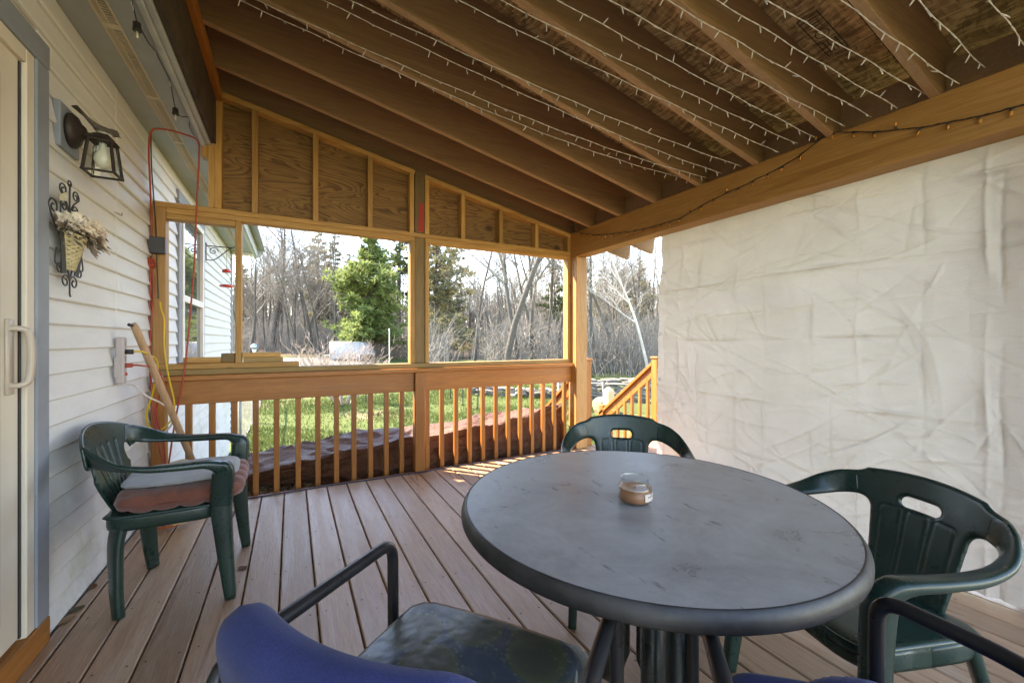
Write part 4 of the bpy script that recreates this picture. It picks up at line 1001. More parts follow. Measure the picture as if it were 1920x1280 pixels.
# undergrowth
def thicket():
    rng = random.Random(11); V = []; F = []
    for i in range(5200):
        px = rng.uniform(430, 1245); d = rng.uniform(27, 60) if px < 790 else rng.uniform(17, 55)
        if 835 < px < 915 and d < 64: continue
        x, y = at(px, d)
        if d < 31 and px < 640: continue
        z = gz(x, y); n = rng.randint(3, 6); H = rng.uniform(.8, 3.6)
        for k in range(n):
            p = Vector((x+rng.gauss(0, .25), y+rng.gauss(0, .25), z)); dr = Vector((rng.gauss(0, .32), rng.gauss(0, .32), 1)).normalized(); h = H*rng.uniform(.5, 1)
            q = p+dr*h*.55; e = q+(dr+Vector((rng.gauss(0, .3), rng.gauss(0, .3), .1)))*h*.5
            tube_raw(V, F, [p, q, e], [.018, .012, .005], 3)
            for _ in range(2):
                m_ = p.lerp(e, rng.uniform(.3, .9)); e2 = m_+Vector((rng.gauss(0, .5), rng.gauss(0, .5), rng.uniform(.1, .8)))*h*.3; tube_raw(V, F, [m_, e2], [.009, .004], 3)
    o = inst('undergrowth', fastmesh('undergrowth', V, F, twigm)); tag(o, 'tangled leafless undergrowth along the edge of the wood', 'undergrowth', kind='stuff')
thicket()
def far_wood():
    rng = random.Random(77); V = []; F = []
    for i in range(2600):
        px = rng.uniform(400, 1260); dd = rng.uniform(62, 130); x, y = at(px, dd); z = gz(x, y); H = rng.uniform(6, 13)
        p = Vector((x, y, z)); e = p+Vector((rng.gauss(0, .05)*H, rng.gauss(0, .05)*H, H)); tube_raw(V, F, [p, p.lerp(e, .5)+Vector((rng.gauss(0, .2), rng.gauss(0, .2), 0)), e], [.12, .08, .02], 3)
        for k in range(9):
            t_ = rng.uniform(.15, .98); q = p.lerp(e, t_); f = q+Vector((rng.gauss(0, 1), rng.gauss(0, 1), rng.uniform(-.1, 1.2)))*H*.14; tube_raw(V, F, [q, f], [.035, .012], 3)
    o = inst('far_wood', fastmesh('far_wood', V, F, twigm)); tag(o, 'distant leafless wood filling the background', 'wood', kind='stuff')
far_wood()
# the bare round shrub on the lawn
def shrub():
    rng = random.Random(4); S = ([], []); W = ([], [])
    def g(p, d, L, r, lev):
        q = p+d*L*.5+Vector((rng.gauss(0, .04), rng.gauss(0, .04), .02)); e = q+(d+Vector((rng.gauss(0, .2), rng.gauss(0, .2), rng.gauss(.05, .15)))).normalized()*L*.5
        t = S if lev < 2 else W; tube_raw(t[0], t[1], [p, q, e], [r, r*.75, r*.45], 5 if lev < 2 else 3)
        if lev < 4:
            for _ in range(3 if lev < 3 else 2):
                b = p.lerp(e, rng.uniform(.45, 1)); g(b, (d+Vector((rng.gauss(0, .5), rng.gauss(0, .5), rng.gauss(.15, .35)))).normalized(), L*rng.uniform(.5, .75), r*.6, lev+1)
    for k in range(13):
        a = k*6.28/13+rng.random(); g(Vector((.12*math.cos(a), .12*math.sin(a), 0)), Vector((math.cos(a)*.75, math.sin(a)*.75, rng.uniform(.6, 1.3))).normalized(), rng.uniform(.55, .8), .022, 0)
    x, y = at(645, 10.8); t = thing('bare_shrub', 'round leafless many-stemmed shrub on the lawn outside the left bay', 'shrub', (x, y, gz(x, y)))
    m = plain('shrub_bark', (.33, .27, .23), .9, .25, 6)
    inst('stems', fastmesh('stems', S[0], S[1], m, True), t, sc=(1.3, 1.3, 1.35)); inst('twigs', fastmesh('twigs', W[0], W[1], m), t, sc=(1.3, 1.3, 1.35))
shrub()

# ------------------------------------------------------------------ yard things
# brown tarpaulin over a mound below the railing
def mound():
    nx, ny = 300, 160; X, S = np.meshgrid(np.linspace(-.62, 2.66, nx), np.linspace(0, 1, ny), indexing='ij')
    rng = np.random.RandomState(3)
    near = np.interp(X, [-.62, -.3, .1, .5, .95, 1.4, 1.9, 2.4, 2.66], [.02, .09, .15, .19, .23, .26, .31, .40, .46])
    far = np.interp(X, [-.62, .0, .6, 1.2, 1.8, 2.3, 2.66], [.06, .10, .19, .18, .18, .22, .28])
    Y = np.interp(S, [0, .38, .44, .8, 1], [3.70, 3.745, 3.80, 4.65, 4.95]); low = np.interp(X, [-.62, .0, .45, .9, 2.66], [.0, -.04, -.14, -.3, -.28]); Y = Y+np.interp(X, [-.62, .3, 1.0], [.2, .16, 0])*np.clip(1-S*1.2, 0, 1)
    Z = np.where(S < .4, low+(near-low)*(S/.4)**.9, np.where(S < .8, near+(far-near)*((S-.4)/.4)-.10*np.sin((S-.4)/.4*math.pi)*np.interp(X, [-.6, 1.2, 2.66], [.7, 1, .3]), far-(far+.5)*((S-.8)/.2)))
    D = np.zeros_like(X)
    for i in range(420):
        x0, s0 = rng.uniform(-.6, 2.7), rng.uniform(0, 1); th = rng.uniform(-.6, .6)+(1.57 if s0 < .38 and rng.rand() < .4 else 0); cs, sn = math.cos(th), math.sin(th)
        u = (X-x0)*cs+(S-s0)*1.6*sn; v = -(X-x0)*sn+(S-s0)*1.6*cs; D = D+rng.choice((-1, 1))*rng.uniform(.006, .026)*np.exp(-(u/rng.uniform(.06, .3))**2)*np.exp(-np.abs(v)/rng.uniform(.01, .04))
    Y = Y-D*np.where(S < .42, 1.0, .2); Z = Z+D*np.where(S < .36, .25, 1.2)
    V = np.stack([X, Y, Z], -1).reshape(-1, 3).tolist(); F = [(i*ny+j, (i+1)*ny+j, (i+1)*ny+j+1, i*ny+j+1) for i in range(nx-1) for j in range(ny-1)]
    m, nt, ns, ls, b = newmat('brown_poly'); v = coords(ns, ls, (1, 1, 1), False)
    f = noise_n(ns, ls, v, 6, 6); c = mixc(ns, ls, ramp(ns, ls, f, [(.3, 0), (.7, 1)]), (.085, .036, .019), (.15, .066, .035)); ls.new(c, b.inputs['Base Color']); b.inputs['Roughness'].default_value = .42; b.inputs['Specular IOR Level'].default_value = .35; bump(ns, ls, b, noise_n(ns, ls, v, 17, 7, .75, .9), .8, .03)
    o = inst('brown_tarp', fastmesh('brown_tarp', V, F, m, True)); tag(o, 'shiny crumpled brown tarpaulin heaped outside the railing', 'tarp')
mound()
# chain-link fences
linkm = plain('old_wire', (.22, .23, .23), .6, .2, 20, metal=.6)
def chain(name, label, A, B, h, posts, dz=0):
    A = Vector(A); B = Vector(B); t = thing(name, label, 'fence', tuple(A)); d = (B-A); L = Vector((d.x, d.y, 0)).length; ux = Vector((d.x/L, d.y/L, d.z/L)); m = MB()
    st = .08; n = int(L/st); k = int(h/st)
    for i in range(-k, n):
        for sg in (1, -1):
            a0 = (i*st if sg > 0 else i*st+k*st); pts = []
            p0 = max(0, i*st); 
            x0, x1 = i*st, i*st+k*st
            lo = max(x0, 0); hi = min(x1, L)
            if hi <= lo: continue
            z0, z1 = (lo-x0), (hi-x0)
            if sg < 0: z0, z1 = h-z0, h-z1
            m.tube([ux*lo+Vector((0, 0, z0)), ux*hi+Vector((0, 0, z1))], .0014, 3, False)
    m.build('mesh', linkm, t)
    for zz in (h, 0.03): MB().tube([Vector((0, 0, zz)), ux*L+Vector((0, 0, zz))], .016, 10).build('rail', linkm, t, True)
    for f in posts: MB().tube([ux*L*f+Vector((0, 0, -.3)), ux*L*f+Vector((0, 0, h+.04))], .025, 12).build('post', linkm, t, True)
chain('chain_link_fence', 'chain-link fence running back from the far corner of the house', (-.74, 7.95, -.62), (-.70, 12.4, -.60), 1.05, (0, .5, 1))
chain('chain_link_fence', 'chain-link fence in front of the stone wall right of the corner post', (5.9, 8.55, -.62), (8.6, 5.75, -.66), .72, (0, .28, .62, 1))
# dry stone wall
stm1 = plain('field_stone', (.15, .14, .125), .9, .3, 5, .7, 14); stm2 = plain('pale_stone', (.24, .22, .195), .9, .25, 5, .7, 14)
def rock(seed, sx, sy, sz, mat):
    import bmesh
    bm = bmesh.new(); bmesh.ops.create_icosphere(bm, subdivisions=2, radius=1)
    for v in bm.verts:
        k = 1+.35*noise.noise(v.co*1.1+Vector((seed*7, 0, 0)))+.12*noise.noise(v.co*3+Vector((0, seed*5, 0))); q = v.co*k
        q = Vector([math.copysign(min(abs(c), .78+.05*math.sin(seed+i)), c) for i, c in enumerate(q)]); v.co = Vector((q.x*sx, q.y*sy, q.z*sz))
    me = bpy.data.meshes.new('stone'); bm.to_mesh(me); bm.free(); me.materials.append(mat); return me
rocks = [rock(i, .17+.05*(i % 3), .13, .055+.02*(i % 2), (stm1, stm2, stm1)[i % 3]) for i in range(6)]
sw = thing('stone_wall', 'low dry wall of flat grey fieldstones across the yard', 'wall', (7, 9.6, -.6)); rng = random.Random(3); A, B = Vector((4.9, 11.9, 0)), Vector((9.4, 7.2, 0)); L = (B-A).length; ux = (B-A)/L
for row in range(8):
    s_ = rng.uniform(0, .2)
    while s_ < L:
        hmax = 4 if s_ < 2.6 else 8
        if row < hmax:
            p = A+ux*s_+Vector((rng.gauss(0, .04), rng.gauss(0, .04), -.58+row*.088+rng.gauss(0, .012))); inst('stone', rng.choice(rocks), sw, tuple(p-Vector((7, 9.6, -.6))), (rng.gauss(0, .1), rng.gauss(0, .1), math.atan2(ux.y, ux.x)+rng.gauss(0, .25)))
        s_ += rng.uniform(.25, .36)
tag(inst('boulder', rock(17, .3, .26, .25, plain('tan_rock', (.38, .26, .16), .9, .25, 4, .6, 20)), None, (6.55, 7.62, -.42)), 'rounded tan boulder beside the chain-link post right of the corner post', 'rock')
x, y = at(521, 23); tag(inst('boulder', rock(13, .32, .3, .2, plain('lilac_rock', (.42, .40, .46), .7, .15, 4)), None, (x, y, gz(x, y)+.12)), 'pale rounded rock at the edge of the grey driveway', 'rock')
# step-in fence posts and pole
sp_me = MB().tube([(0, 0, -.1), (0, 0, .98)], .016, 8).box(-.05, .05, -.006, .006, .0, .02).tube([(0, 0, .5), (.03, 0, .52)], .006, 6).tube([(0, 0, .8), (.03, 0, .82)], .006, 6).mesh('fence_stake', blackm)
for px, d, lab in ((686, 10.9, 'black stake right beside the bare shrub'), (827.5, 13, 'black stake farthest back in the row outside the right bay'), (845, 12, 'second farthest black stake in the row outside the right bay'), (868, 10.9, 'second nearest black stake in the row outside the right bay'), (895.5, 10.3, 'nearest black stake in the row outside the right bay')):
    x, y = at(px, d); tag(inst('fence_stake', sp_me, None, (x, y, gz(x, y)), (R(random.uniform(-2, 2)), R(random.uniform(-2, 2)), 0)), lab, 'stake', 'black lawn stakes')
x, y = at(730, 17.5); tag(MB().tube([(0, 0, -.1), (0, 0, 2.0)], .024, 10).tube([(-.02, 0, 1.97), (.02, 0, 2.03)], .03, 8).build('metal_pole', steel, loc=(x, y, gz(x, y))), 'thin galvanised pole on the lawn near the centre post', 'pole')
# covered trailer
def trailer():
    x, y = at(655, 25); t = thing('covered_trailer', 'low trailer under a white sheet behind the bare shrub', 'trailer', (x, y, gz(x, y)), -.55); t.scale = (.82, .82, .9); m = MB(); vs = []; n = 14
    wh, nt, ns, ls, b = newmat('white_sheet'); v = coords(ns, ls, (1, 1, 1), False); b.inputs['Base Color'].default_value = (.42, .44, .48, 1); b.inputs['Roughness'].default_value = .5; bump(ns, ls, b, noise_n(ns, ls, v, 5, 5, .6, .5), .8, .08)
    MB().box(-1.12, 1.12, -.8, .8, .12, 1.28, .05).build('sheet', wh, t, True)
    s2 = MB(); s2.add([(1.14, -.8, .42), (1.75, -.5, .42), (1.35, -.6, 1.22), (1.14, -.7, 1.26), (1.14, .8, .42), (1.75, .5, .42), (1.35, .6, 1.22), (1.14, .7, 1.26)], [(0, 1, 2, 3), (7, 6, 5, 4), (0, 4, 5, 1), (1, 5, 6, 2), (2, 6, 7, 3), (3, 7, 4, 0)]); s2.build('sheet_end', wh, t)
    MB().box(-1.1, 1.1, -.75, .75, .34, .42).build('frame', steel, t)
    for sy in (-1, 1): MB().lathe([(.0, -.07), (.14, -.07), (.2, -.09), (.28, -.08), (.29, 0), (.28, .08), (.2, .09), (.14, .07), (0, .07)], 24, (0, sy*.6, .28), Matrix.Rotation(R(90), 4, 'X')).build('wheel', blackm, t, True)
    MB().bar((-1.1, 0, .38), (-2.0, 0, .36), .08, .06).build('drawbar', steel, t)
trailer()
x, y = at(477, 19); gb = thing('gazing_ball', 'blue and white globe ornament on a stand beyond the sill offcuts', 'ornament', (x, y, gz(x, y)))
bl, nt, ns, ls, bs = newmat('mirror_globe'); bs.inputs['Base Color'].default_value = (.35, .45, .7, 1); bs.inputs['Metallic'].default_value = .9; bs.inputs['Roughness'].default_value = .08
zb = 1.15-13/FPX*19-gz(x, y); MB().lathe([(.15*math.sin(a), -.15*math.cos(a)) for a in np.linspace(0, math.pi, 14)], 20, (0, 0, zb)).build('globe', bl, gb, True)
MB().lathe([(.16, 0), (.1, .06), (.05, .2), (.045, zb-.25), (.1, zb-.13), (.08, zb-.12)], 16).build('stand', white_p, gb, True)
# stairs with two rails
stt = thing('stairs', 'stained wooden stairs with sloping rails leading down beside the corner post', 'stairs', (3.3, 3.6, 0)); SO = Vector((3.3, 3.6, 0))
def stb(mb, name, mat): o = mb.build(name, mat, stt); o.location = -SO
for k in range(3): stb(MB().box(2.91, 3.90, 3.6+.27*k, 3.6+.27*k+.28, -.2*(k+1)+.0, -.2*(k+1)+.035, .004), 'tread', deckm)
for xr in (2.86, 3.95):
    stb(MB().box(xr-.045, xr+.045, 3.575, 3.665, -.25, .92, .004).box(xr-.055, xr+.055, 3.565, 3.675, .921, .945, .004), 'newel_post', stain_z)
    stb(MB().box(xr-.045, xr+.045, 4.56, 4.65, -.65, .22, .004), 'newel_post', stain_z)
    stb(MB().bar((xr, 3.66, .86), (xr, 4.68, .06), .09, .036, b=.003), 'top_rail', stain_y); stb(MB().bar((xr, 3.666, .77), (xr, 4.58, .05), .035, .12, b=.003), 'rail_board', stain_y); stb(MB().bar((xr, 3.66, .14), (xr, 4.58, -.58), .035, .08, b=.003), 'bottom_rail', stain_y)
    for k in range(6):
        y = 3.76+.135*k; zt_ = .86-(y-3.66)*.784; stb(MB().box(xr-.018, xr+.018, y-.018, y+.018, zt_-.78, zt_-.03, .003).box(xr-.018, xr+.018, y-.018, y+.018, zt_-.79, zt_-.785), 'baluster', stain_z)
    stb(MB().bar((xr, 3.58, -.12), (xr, 4.5, -.78), .04, .24), 'stringer', stain_y)
lw = wood('pale_post', (.5, .4, .24), (.62, .52, .34), 2, .6, knots=False)
pw_ = MB().box(-.06, .06, -.06, .06, -.2, 1.0, .004); pw_.lathe([(.085, 1.0), (.04, 1.05), (.0, 1.06)], 4, M4=Matrix.Rotation(R(45), 4, 'Z'))
tag(pw_.build('fence_post', lw, loc=(4.21, 4.78, -.62)), 'pale square wooden post with a pointed top beyond the stair rail', 'post')
# hummingbird feeder on a scroll bracket
br = thing('feeder_bracket', 'black scrolled iron bracket on the house beside the far window', 'bracket', (HX+.012, 5.50, 2.17))
MB().box(0, .008, -.012, .012, -.16, .03).tube([(.004, 0, 0), (.24, 0, 0), (.265, 0, .014)], .0055, 8).tube(spline([(.005, 0, -.15), (.08, 0, -.145), (.2, 0, -.03), (.235, 0, -.005)], 6), .005, 8).build('arm', blackm, br, True)
MB().tube([(.07+.045*(1-.055*k)*math.cos(k*.55), 0, -.055+.045*(1-.055*k)*math.sin(k*.55)) for k in range(17)], .0045, 8).build('scroll', blackm, br, True)
fd = thing('hummingbird_feeder', 'red and clear hummingbird feeder hanging from the iron bracket', 'bird feeder', (HX+.20, 5.50, 1.73))
redm = plain('red_plastic', (.55, .05, .025), .35, .1)
MB().lathe([(0, 0), (.06, .002), (.068, .012), (.06, .024), (.03, .03), (0, .03)], 24).build('base', redm, fd, True)
MB().lathe([(.028, .031), (.03, .05), (.045, .07), (.045, .15), (.04, .165)], 24).build('bottle', glm, fd, True)
MB().lathe([(.042, .163), (.044, .175), (.036, .195), (.008, .202), (0, .202)], 24).build('cap', redm, fd, True)
MB().tube([(0, 0, .2), (.002, 0, .32), (0, 0, .43)], .0015, 5).build('hanger', blackm, fd)
# ------------------------------------------------------------------ things on the house wall
# lantern
bronze = plain('weathered_bronze', (.045, .032, .026), .55, .4, 18, .3, 60, metal=.5)
LZ = 1.955; LY = 2.41; ln_ = thing('wall_lantern', 'brown square glass wall lantern on a grey block by the door', 'lantern', (HX, LY, LZ))
MB().box(-.012, .012, -.085, .085, -.02, .165, .003).build('mounting_block', trim, ln_)
MB().lathe([(.0, .0), (.058, 0), (.06, .012), (.05, .026), (.03, .036), (.018, .05), (0, .052)], 28, (.0125, -.005, .075), Matrix.Rotation(R(90), 4, 'Y') @ Matrix.Diagonal((1.2, 1, 1, 1))).build('back_plate', bronze, ln_, True)
P = spline([(.04, -.005, .075), (.06, -.005, .07), (.085, 0, .074), (.11, .005, .078)], 6); MB().tube(P, lerp_list([.016, .010, .009, .014], 6), 10).build('arm', bronze, ln_, True)
cg = (.11, .012); w0, w1 = .036, .05; zb0, zt0 = -.085, .055
fr = MB()
for sx in (-1, 1):
    for sy in (-1, 1): fr.bar((cg[0]+sx*w1, cg[1]+sy*w1, zb0), (cg[0]+sx*w0, cg[1]+sy*w0, zt0), .009, .009)
for z, w in ((zb0, w1), (zt0, w0)):
    for s_ in (-1, 1):
        fr.bar((cg[0]-w-.006, cg[1]+s_*w, z), (cg[0]+w+.006, cg[1]+s_*w, z), .009, .008); fr.bar((cg[0]+s_*w, cg[1]-w-.006, z), (cg[0]+s_*w, cg[1]+w+.006, z), .009, .008)
fr.build('cage', bronze, ln_)
MB().lathe([(.064, .055), (.06, .062), (.03, .085), (.012, .09), (0, .09)], 4, (cg[0], cg[1], 0), Matrix.Rotation(R(45), 4, 'Z')).build('cap', bronze, ln_)
pane = glm
for sx, sy in ((1, 0), (-1, 0), (0, 1), (0, -1)):
    m = MB(); q = lambda k, w: (cg[0]+(sx*w if sx else k*w*.93), cg[1]+(sy*w if sy else k*w*.93))
    a0 = q(-1, w1-.002); a1 = q(1, w1-.002); b0 = q(-1, w0-.002); b1 = q(1, w0-.002); th = .002
    v = [(*a0, zb0+.004), (*a1, zb0+.004), (*b1, zt0-.004), (*b0, zt0-.004)]; v += [(x-sx*th, y-sy*th, z) for x, y, z in v]
    m.add(v, [(0, 1, 2, 3), (7, 6, 5, 4), (0, 4, 5, 1), (1, 5, 6, 2), (2, 6, 7, 3), (3, 7, 4, 0)]); m.build('pane', pane, ln_)
MB().lathe([(.012, 0), (.014, .03), (.026, .05), (.03, .075), (.022, .1), (0, .11)][::-1], 18, (cg[0], cg[1], .05), Matrix.Rotation(math.pi, 4, 'X')).build('bulb', plain('frosted_bulb', (.75, .7, .6), .4, .05), ln_, True)
# bird perched on the lantern
bd = thing('bird', 'small brown-grey bird with pale breast perched on the lantern', 'bird', (HX+.10, LY+.03, LZ+.088)); bdir = Vector((.55, .83, 0))
m = MB(); ctrs = [(-.075, .058, .004), (-.05, .045, .008), (-.025, .032, .012), (0, .022, .022), (.02, .022, .0235), (.035, .028, .019), (.045, .036, .0165), (.056, .037, .0165), (.066, .034, .011), (.072, .032, .004), (.083, .029, .0012)]
m.tube([bdir*a+Vector((0, 0, z)) for a, z, r in ctrs], [r for _, _, r in ctrs], 14)
bm_, nt, ns, ls, bs = newmat('bird_plumage'); v = coords(ns, ls, (1, 1, 1), False); sp = nd(ns, 'ShaderNodeSeparateXYZ'); ls.new(v, sp.inputs[0]); f = noise_n(ns, ls, v, 120, 3)
c = mixc(ns, ls, ramp(ns, ls, f, [(.3, 0), (.7, 1)]), (.05, .04, .032), (.11, .09, .07)); mr = nd(ns, 'ShaderNodeMapRange'); mr.inputs[1].default_value = .016; mr.inputs[2].default_value = .01; ls.new(sp.outputs['Z'], mr.inputs[0]); c = mixc(ns, ls, mr.outputs[0], c, (.5, .47, .42)); ls.new(c, bs.inputs['Base Color']); bs.inputs['Roughness'].default_value = .85
m.build('body', bm_, bd, True)
m = MB(); sd_ = Vector((-bdir.y, bdir.x, 0))
for k in (-1, 0, 1): m.bar(bdir*-.045+Vector((0, 0, .043)), bdir*-.105+sd_*.008*k+Vector((0, 0, .074)), .012, .003)
m.build('tail', bm_, bd)
MB().tube([sd_*.007+Vector((0, 0, .008)), sd_*.008+Vector((0, 0, -.006))], .0016, 5).tube([sd_*-.007+Vector((0, 0, .008)), sd_*-.008+Vector((0, 0, -.006))], .0016, 5).build('legs', blackm, bd)
# scrolled wall basket
wb = thing('wall_basket', 'scrolled black wire wall basket filled with cream blossoms', 'wall basket', (HX+.012, 2.385, 1.575)); wb.scale = (.8, 1.2, 1.0); iron = plain('black_iron', (.022, .021, .022), .5, .2)
def scroll(cy, cz, r, a0, turns, sg, tail=None):
    pts = [(.008, cy+sg*r*(1-.75*k/26)*math.cos(a0+turns*6.28*k/26), cz+r*(1-.75*k/26)*math.sin(a0+turns*6.28*k/26)) for k in range(27)]
    if tail: pts = spline([tail[0]]+tail[1:]+[pts[0]], 6)+pts[1:]
    return pts
m = MB()
for sg in (-1, 1):
    for (cy, cz, r, a0, tu, tl) in ((.045, .185, .026, -.3, 1.4, [(.008, .02, .0), (.008, .012, .12)]), (.11, .095, .032, 0, 1.3, [(.008, .05, -.02), (.008, .105, .03)]), (.04, .12, .024, .3, 1.3, [(.008, .03, -.01), (.008, .062, .06)]), (.03, -.185, .03, 3.1, -1.3, [(.008, .03, -.11), (.008, .01, -.15)]), (.07, -.14, .024, 2.6, -1.2, [(.008, .09, -.06), (.008, .1, -.12)])):
        m.tube(scroll(sg*cy, cz, r, a0, tu, sg, [(x, sg*y, z) for x, y, z in tl]), .0032, 7)
m.tube([(.008, 0, -.05), (.008, 0, .19), (.008, .004, .225)], .0035, 7); m.tube([(.008, .012*math.sin(k), .225+.012*math.cos(k)) for k in np.linspace(0, 6, 14)], .003, 6)
m.tube([(.008, 0, -.16), (.008, 0, -.235), (.008, .006, -.245)], .0035, 7)
m.build('wire_scrolls', iron, wb, True)
bk = MB()
for k in range(17):
    z = .005-.0085*k; r = .062-.0025*k; pts = [(max(.004, r*1.05*math.sin(a)), r*math.cos(a), z+.003*math.sin(a*9+k*3.14)) for a in np.linspace(0, math.pi, 22)]; bk.tube(pts, .0055, 7)
bk.build('wicker_cone', plain('wicker', (.55, .47, .28), .8, .3, 40, .4, 120), wb, True)
bnd = MB()
for sg in (-1, 1): bnd.bar((.02, sg*.078, .02), (.01, sg*.045, -.155), .03, .004, (1, 0, 0))
bnd.build('side_band', iron, wb)
pet = MB()
for k in range(5):
    a = k*6.28/5
    pts = [(.004+.011*math.cos(a+da)*rr, .011*math.sin(a+da)*rr, zz) for da, rr, zz in ((0, .15, 0), (.5, 1.0, .004), (0, 1.5, .006), (-.5, 1.0, .004))]
    pet.add([(x, y, z) for x, y, z in pts]+[(x, y, z-.002) for x, y, z in pts], [(0, 1, 2, 3), (7, 6, 5, 4), (0, 4, 5, 1), (1, 5, 6, 2), (2, 6, 7, 3), (3, 7, 4, 0)])
pet.lathe([(.003, .003), (.003, .007), (0, .008)], 6, (.004, 0, 0))
blos = [pet.mesh('blossom', plain('blossom_%d' % i, c, .8, .15, 60)) for i, c in enumerate(((.72, .62, .5), (.62, .5, .42), (.78, .7, .58), (.5, .43, .38)))]
rng = random.Random(8)
for i in range(80):
    a = rng.uniform(0, math.pi); q = rng.random()**.5; yy = math.cos(a)*.13*q+.012; xx = .015+.11*math.sin(a)*q*rng.uniform(.7, 1); zz = .03+.055*(1-q)*rng.random()-.045*max(0, yy/.13)*q*rng.random()*1.6+rng.uniform(-.01, .03)
    if yy > .08: zz -= (yy-.08)*1.0*rng.random()
    n = Vector((.7*math.sin(a)+.5, math.cos(a)*.7, .55+rng.gauss(0, .3))).normalized(); o = inst('blossom', rng.choice(blos), wb, (xx, yy, zz), n.to_track_quat('Z', 'Y').to_euler()); s_ = rng.uniform(1.7, 2.6); o.scale = (s_, s_, s_)
lf = MB()
for i in range(70):
    p = Vector((rng.uniform(.01, .09), rng.uniform(-.11, .14), rng.uniform(-.02, .06))); d = Vector((rng.uniform(.2, 1), rng.gauss(0, .6)+p.y*6, rng.gauss(-.1, .6))).normalized()*rng.uniform(.03, .06); w = d.orthogonal().normalized()*.006
    lf.add([p, p+d*.5+w, p+d, p+d*.5-w], [(0, 1, 2, 3)])
lf.build('foliage', plain('dried_foliage', (.09, .085, .06), .8, .3), wb)
bf = MB()
for sg in (-1, 1): bf.add([(.014, -.085, .15), (.03, -.085+sg*.03, .175), (.026, -.085+sg*.028, .135), (.015, -.085+sg*.006, .128)], [(0, 1, 2, 3)])
bf.build('butterfly', plain('pale_butterfly', (.5, .46, .34), .6, .1), wb)
# hook with thin cord on the wall
hk = thing('wall_hook', 'small wire hook with a thin hanging cord on the siding', 'hook', (HX+.004, 2.93, 1.83))
MB().tube(spline([(0, 0, 0), (.014, .004, -.006), (.022, .012, -.012), (.024, .024, -.006), (.02, .028, .006)], 5), .0018, 6).build('hook', blackm, hk)
MB().tube([(.004, 0, .66), (.006, .004, .3), (.006, .002, 0), (.004, .012, -.35), (.006, .008, -.60)], .0011, 5).build('cord', white_p, hk)
# power strip
ps = thing('power_strip', 'beige power strip hung upright on the siding with plugs in it', 'power strip', (HX+.006, 2.95, 1.04)); psm = plain('strip_plastic', (.42, .37, .37), .45, .08)
MB().box(0, .036, -.025, .025, -.125, .125, .006).build('housing', psm, ps); MB().box(-.002, .02, -.03, -.026, -.09, .02, .003).build('side_clip', psm, ps)
for z in (.09, .05, .01, -.03, -.07): MB().box(.0355, .0372, -.012, .012, z-.012, z+.012).build('outlet', plain('outlet_face', (.3, .26, .26), .5), ps)
MB().tube([(.037, 0, -.075), (.044, 0, -.075)], .008, 10).build('switch', redm, ps)
# cords (each laid through surveyed points)
def cord(name, label, pts, r, mat, extra=None):
    P = spline(pts, 6); t = thing(name, label, 'cord', tuple(P[0])); O = P[0].copy(); MB().tube([p-O for p in P], r, 8).build('cable', mat, t, True); return t, O
redc = plain('red_cord', (.36, .045, .02), .45, .1); yelc = plain('yellow_cord', (.62, .40, .02), .45, .1); whc = plain('white_cord', (.6, .53, .48), .5, .08); blc = blackm
Yp = WY-.02
t, O = cord('yellow_cord', 'yellow extension cord looping from the power strip behind the slotted chair', [(HX+.075, 2.95, 1.085), (HX+.11, 2.99, 1.08), onY(295, 680, 3.15), onY(288, 730, 3.2), onY(275, 775, 3.25), onY(280, 800, 3.3), onY(300, 806, 3.36), onY(322, 785, 3.42), onY(327, 755, 3.46), onY(316, 705, 3.5), onY(308, 650, 3.52), onY(308, 600, 3.54), onY(302, 580, 3.55), onY(300, 566, 3.56)], .0052, yelc)
MB().tube([Vector((HX+.041, 2.95, 1.085))-O, Vector((HX+.075, 2.95, 1.085))-O], .013, 10).build('plug', blackm, t, True)
t, O = cord('red_cord', 'red extension cord curling from the lower plug of the power strip', [(HX+.07, 2.95, 1.012), (HX+.10, 2.98, 1.008), onY(296, 693, 3.12), onY(305, 722, 3.16), onY(298, 745, 3.2), onY(293, 775, 3.24), onY(302, 815, 3.28), onY(308, 835, 3.3), onY(310, 880, 3.32)], .005, redc)
MB().box(.036, .066, -.011, .011, -.012, .012, .004).build('plug', redc, t).location = Vector((HX+.006, 2.95, 1.012))-O
cord('white_cord', 'white power strip lead sagging in a loop beside the pole', [(HX+.024, 2.95, .915), onX(252, 722, HX+.04), onY(275, 742, 3.08), onY(305, 757, 3.14), onY(325, 776, 3.2), onY(322, 795, 3.25), onY(305, 812, 3.28), onY(288, 817, 3.3)], .005, whc)
cord('red_cord', 'long red cord hanging in a loop from the eave down past the framed opening', [onY(284, 470, Yp), onY(284, 420, Yp), onY(281, 330, 3.45), onY(279, 285, 3.35), onY(284, 246, 3.3), onY(310, 243, 3.3), onY(345, 252, 3.35), onY(371, 265, 3.4), onY(373, 300, 3.42), onY(370, 360, 3.46), onY(367, 430, 3.5), onY(364, 500, 3.52), onY(359, 560, 3.53), onY(352, 640, 3.535), onY(344, 705, 3.535), onY(334, 760, 3.53), onY(325, 810, 3.52), onY(316, 870, 3.5), onY(308, 905, 3.5)], .0055, redc)
cord('red_cord', 'red cord running straight down the end stud of the framed wall', [onY(286, 480, Yp), onY(285, 500, Yp), onY(288, 540, Yp), onY(285, 590, Yp), onY(282, 640, Yp), onY(281, 690, Yp), onY(285, 740, 3.5), onY(294, 800, 3.48), onY(300, 850, 3.46)], .0048, redc)
cord('black_cord', 'black cable from the eave into the dark adapter box', [onY(283, 250, 3.32), onY(284, 310, 3.45), onY(289, 380, Yp), onY(293, 440, Yp), onY(294, 480, Yp), onY(296, 530, Yp), onY(297, 560, Yp)], .0035, blc)
ab = thing('adapter_box', 'dark grey adapter box fixed to the end stud', 'adapter', tuple(onY(294, 460, WY-.03)))
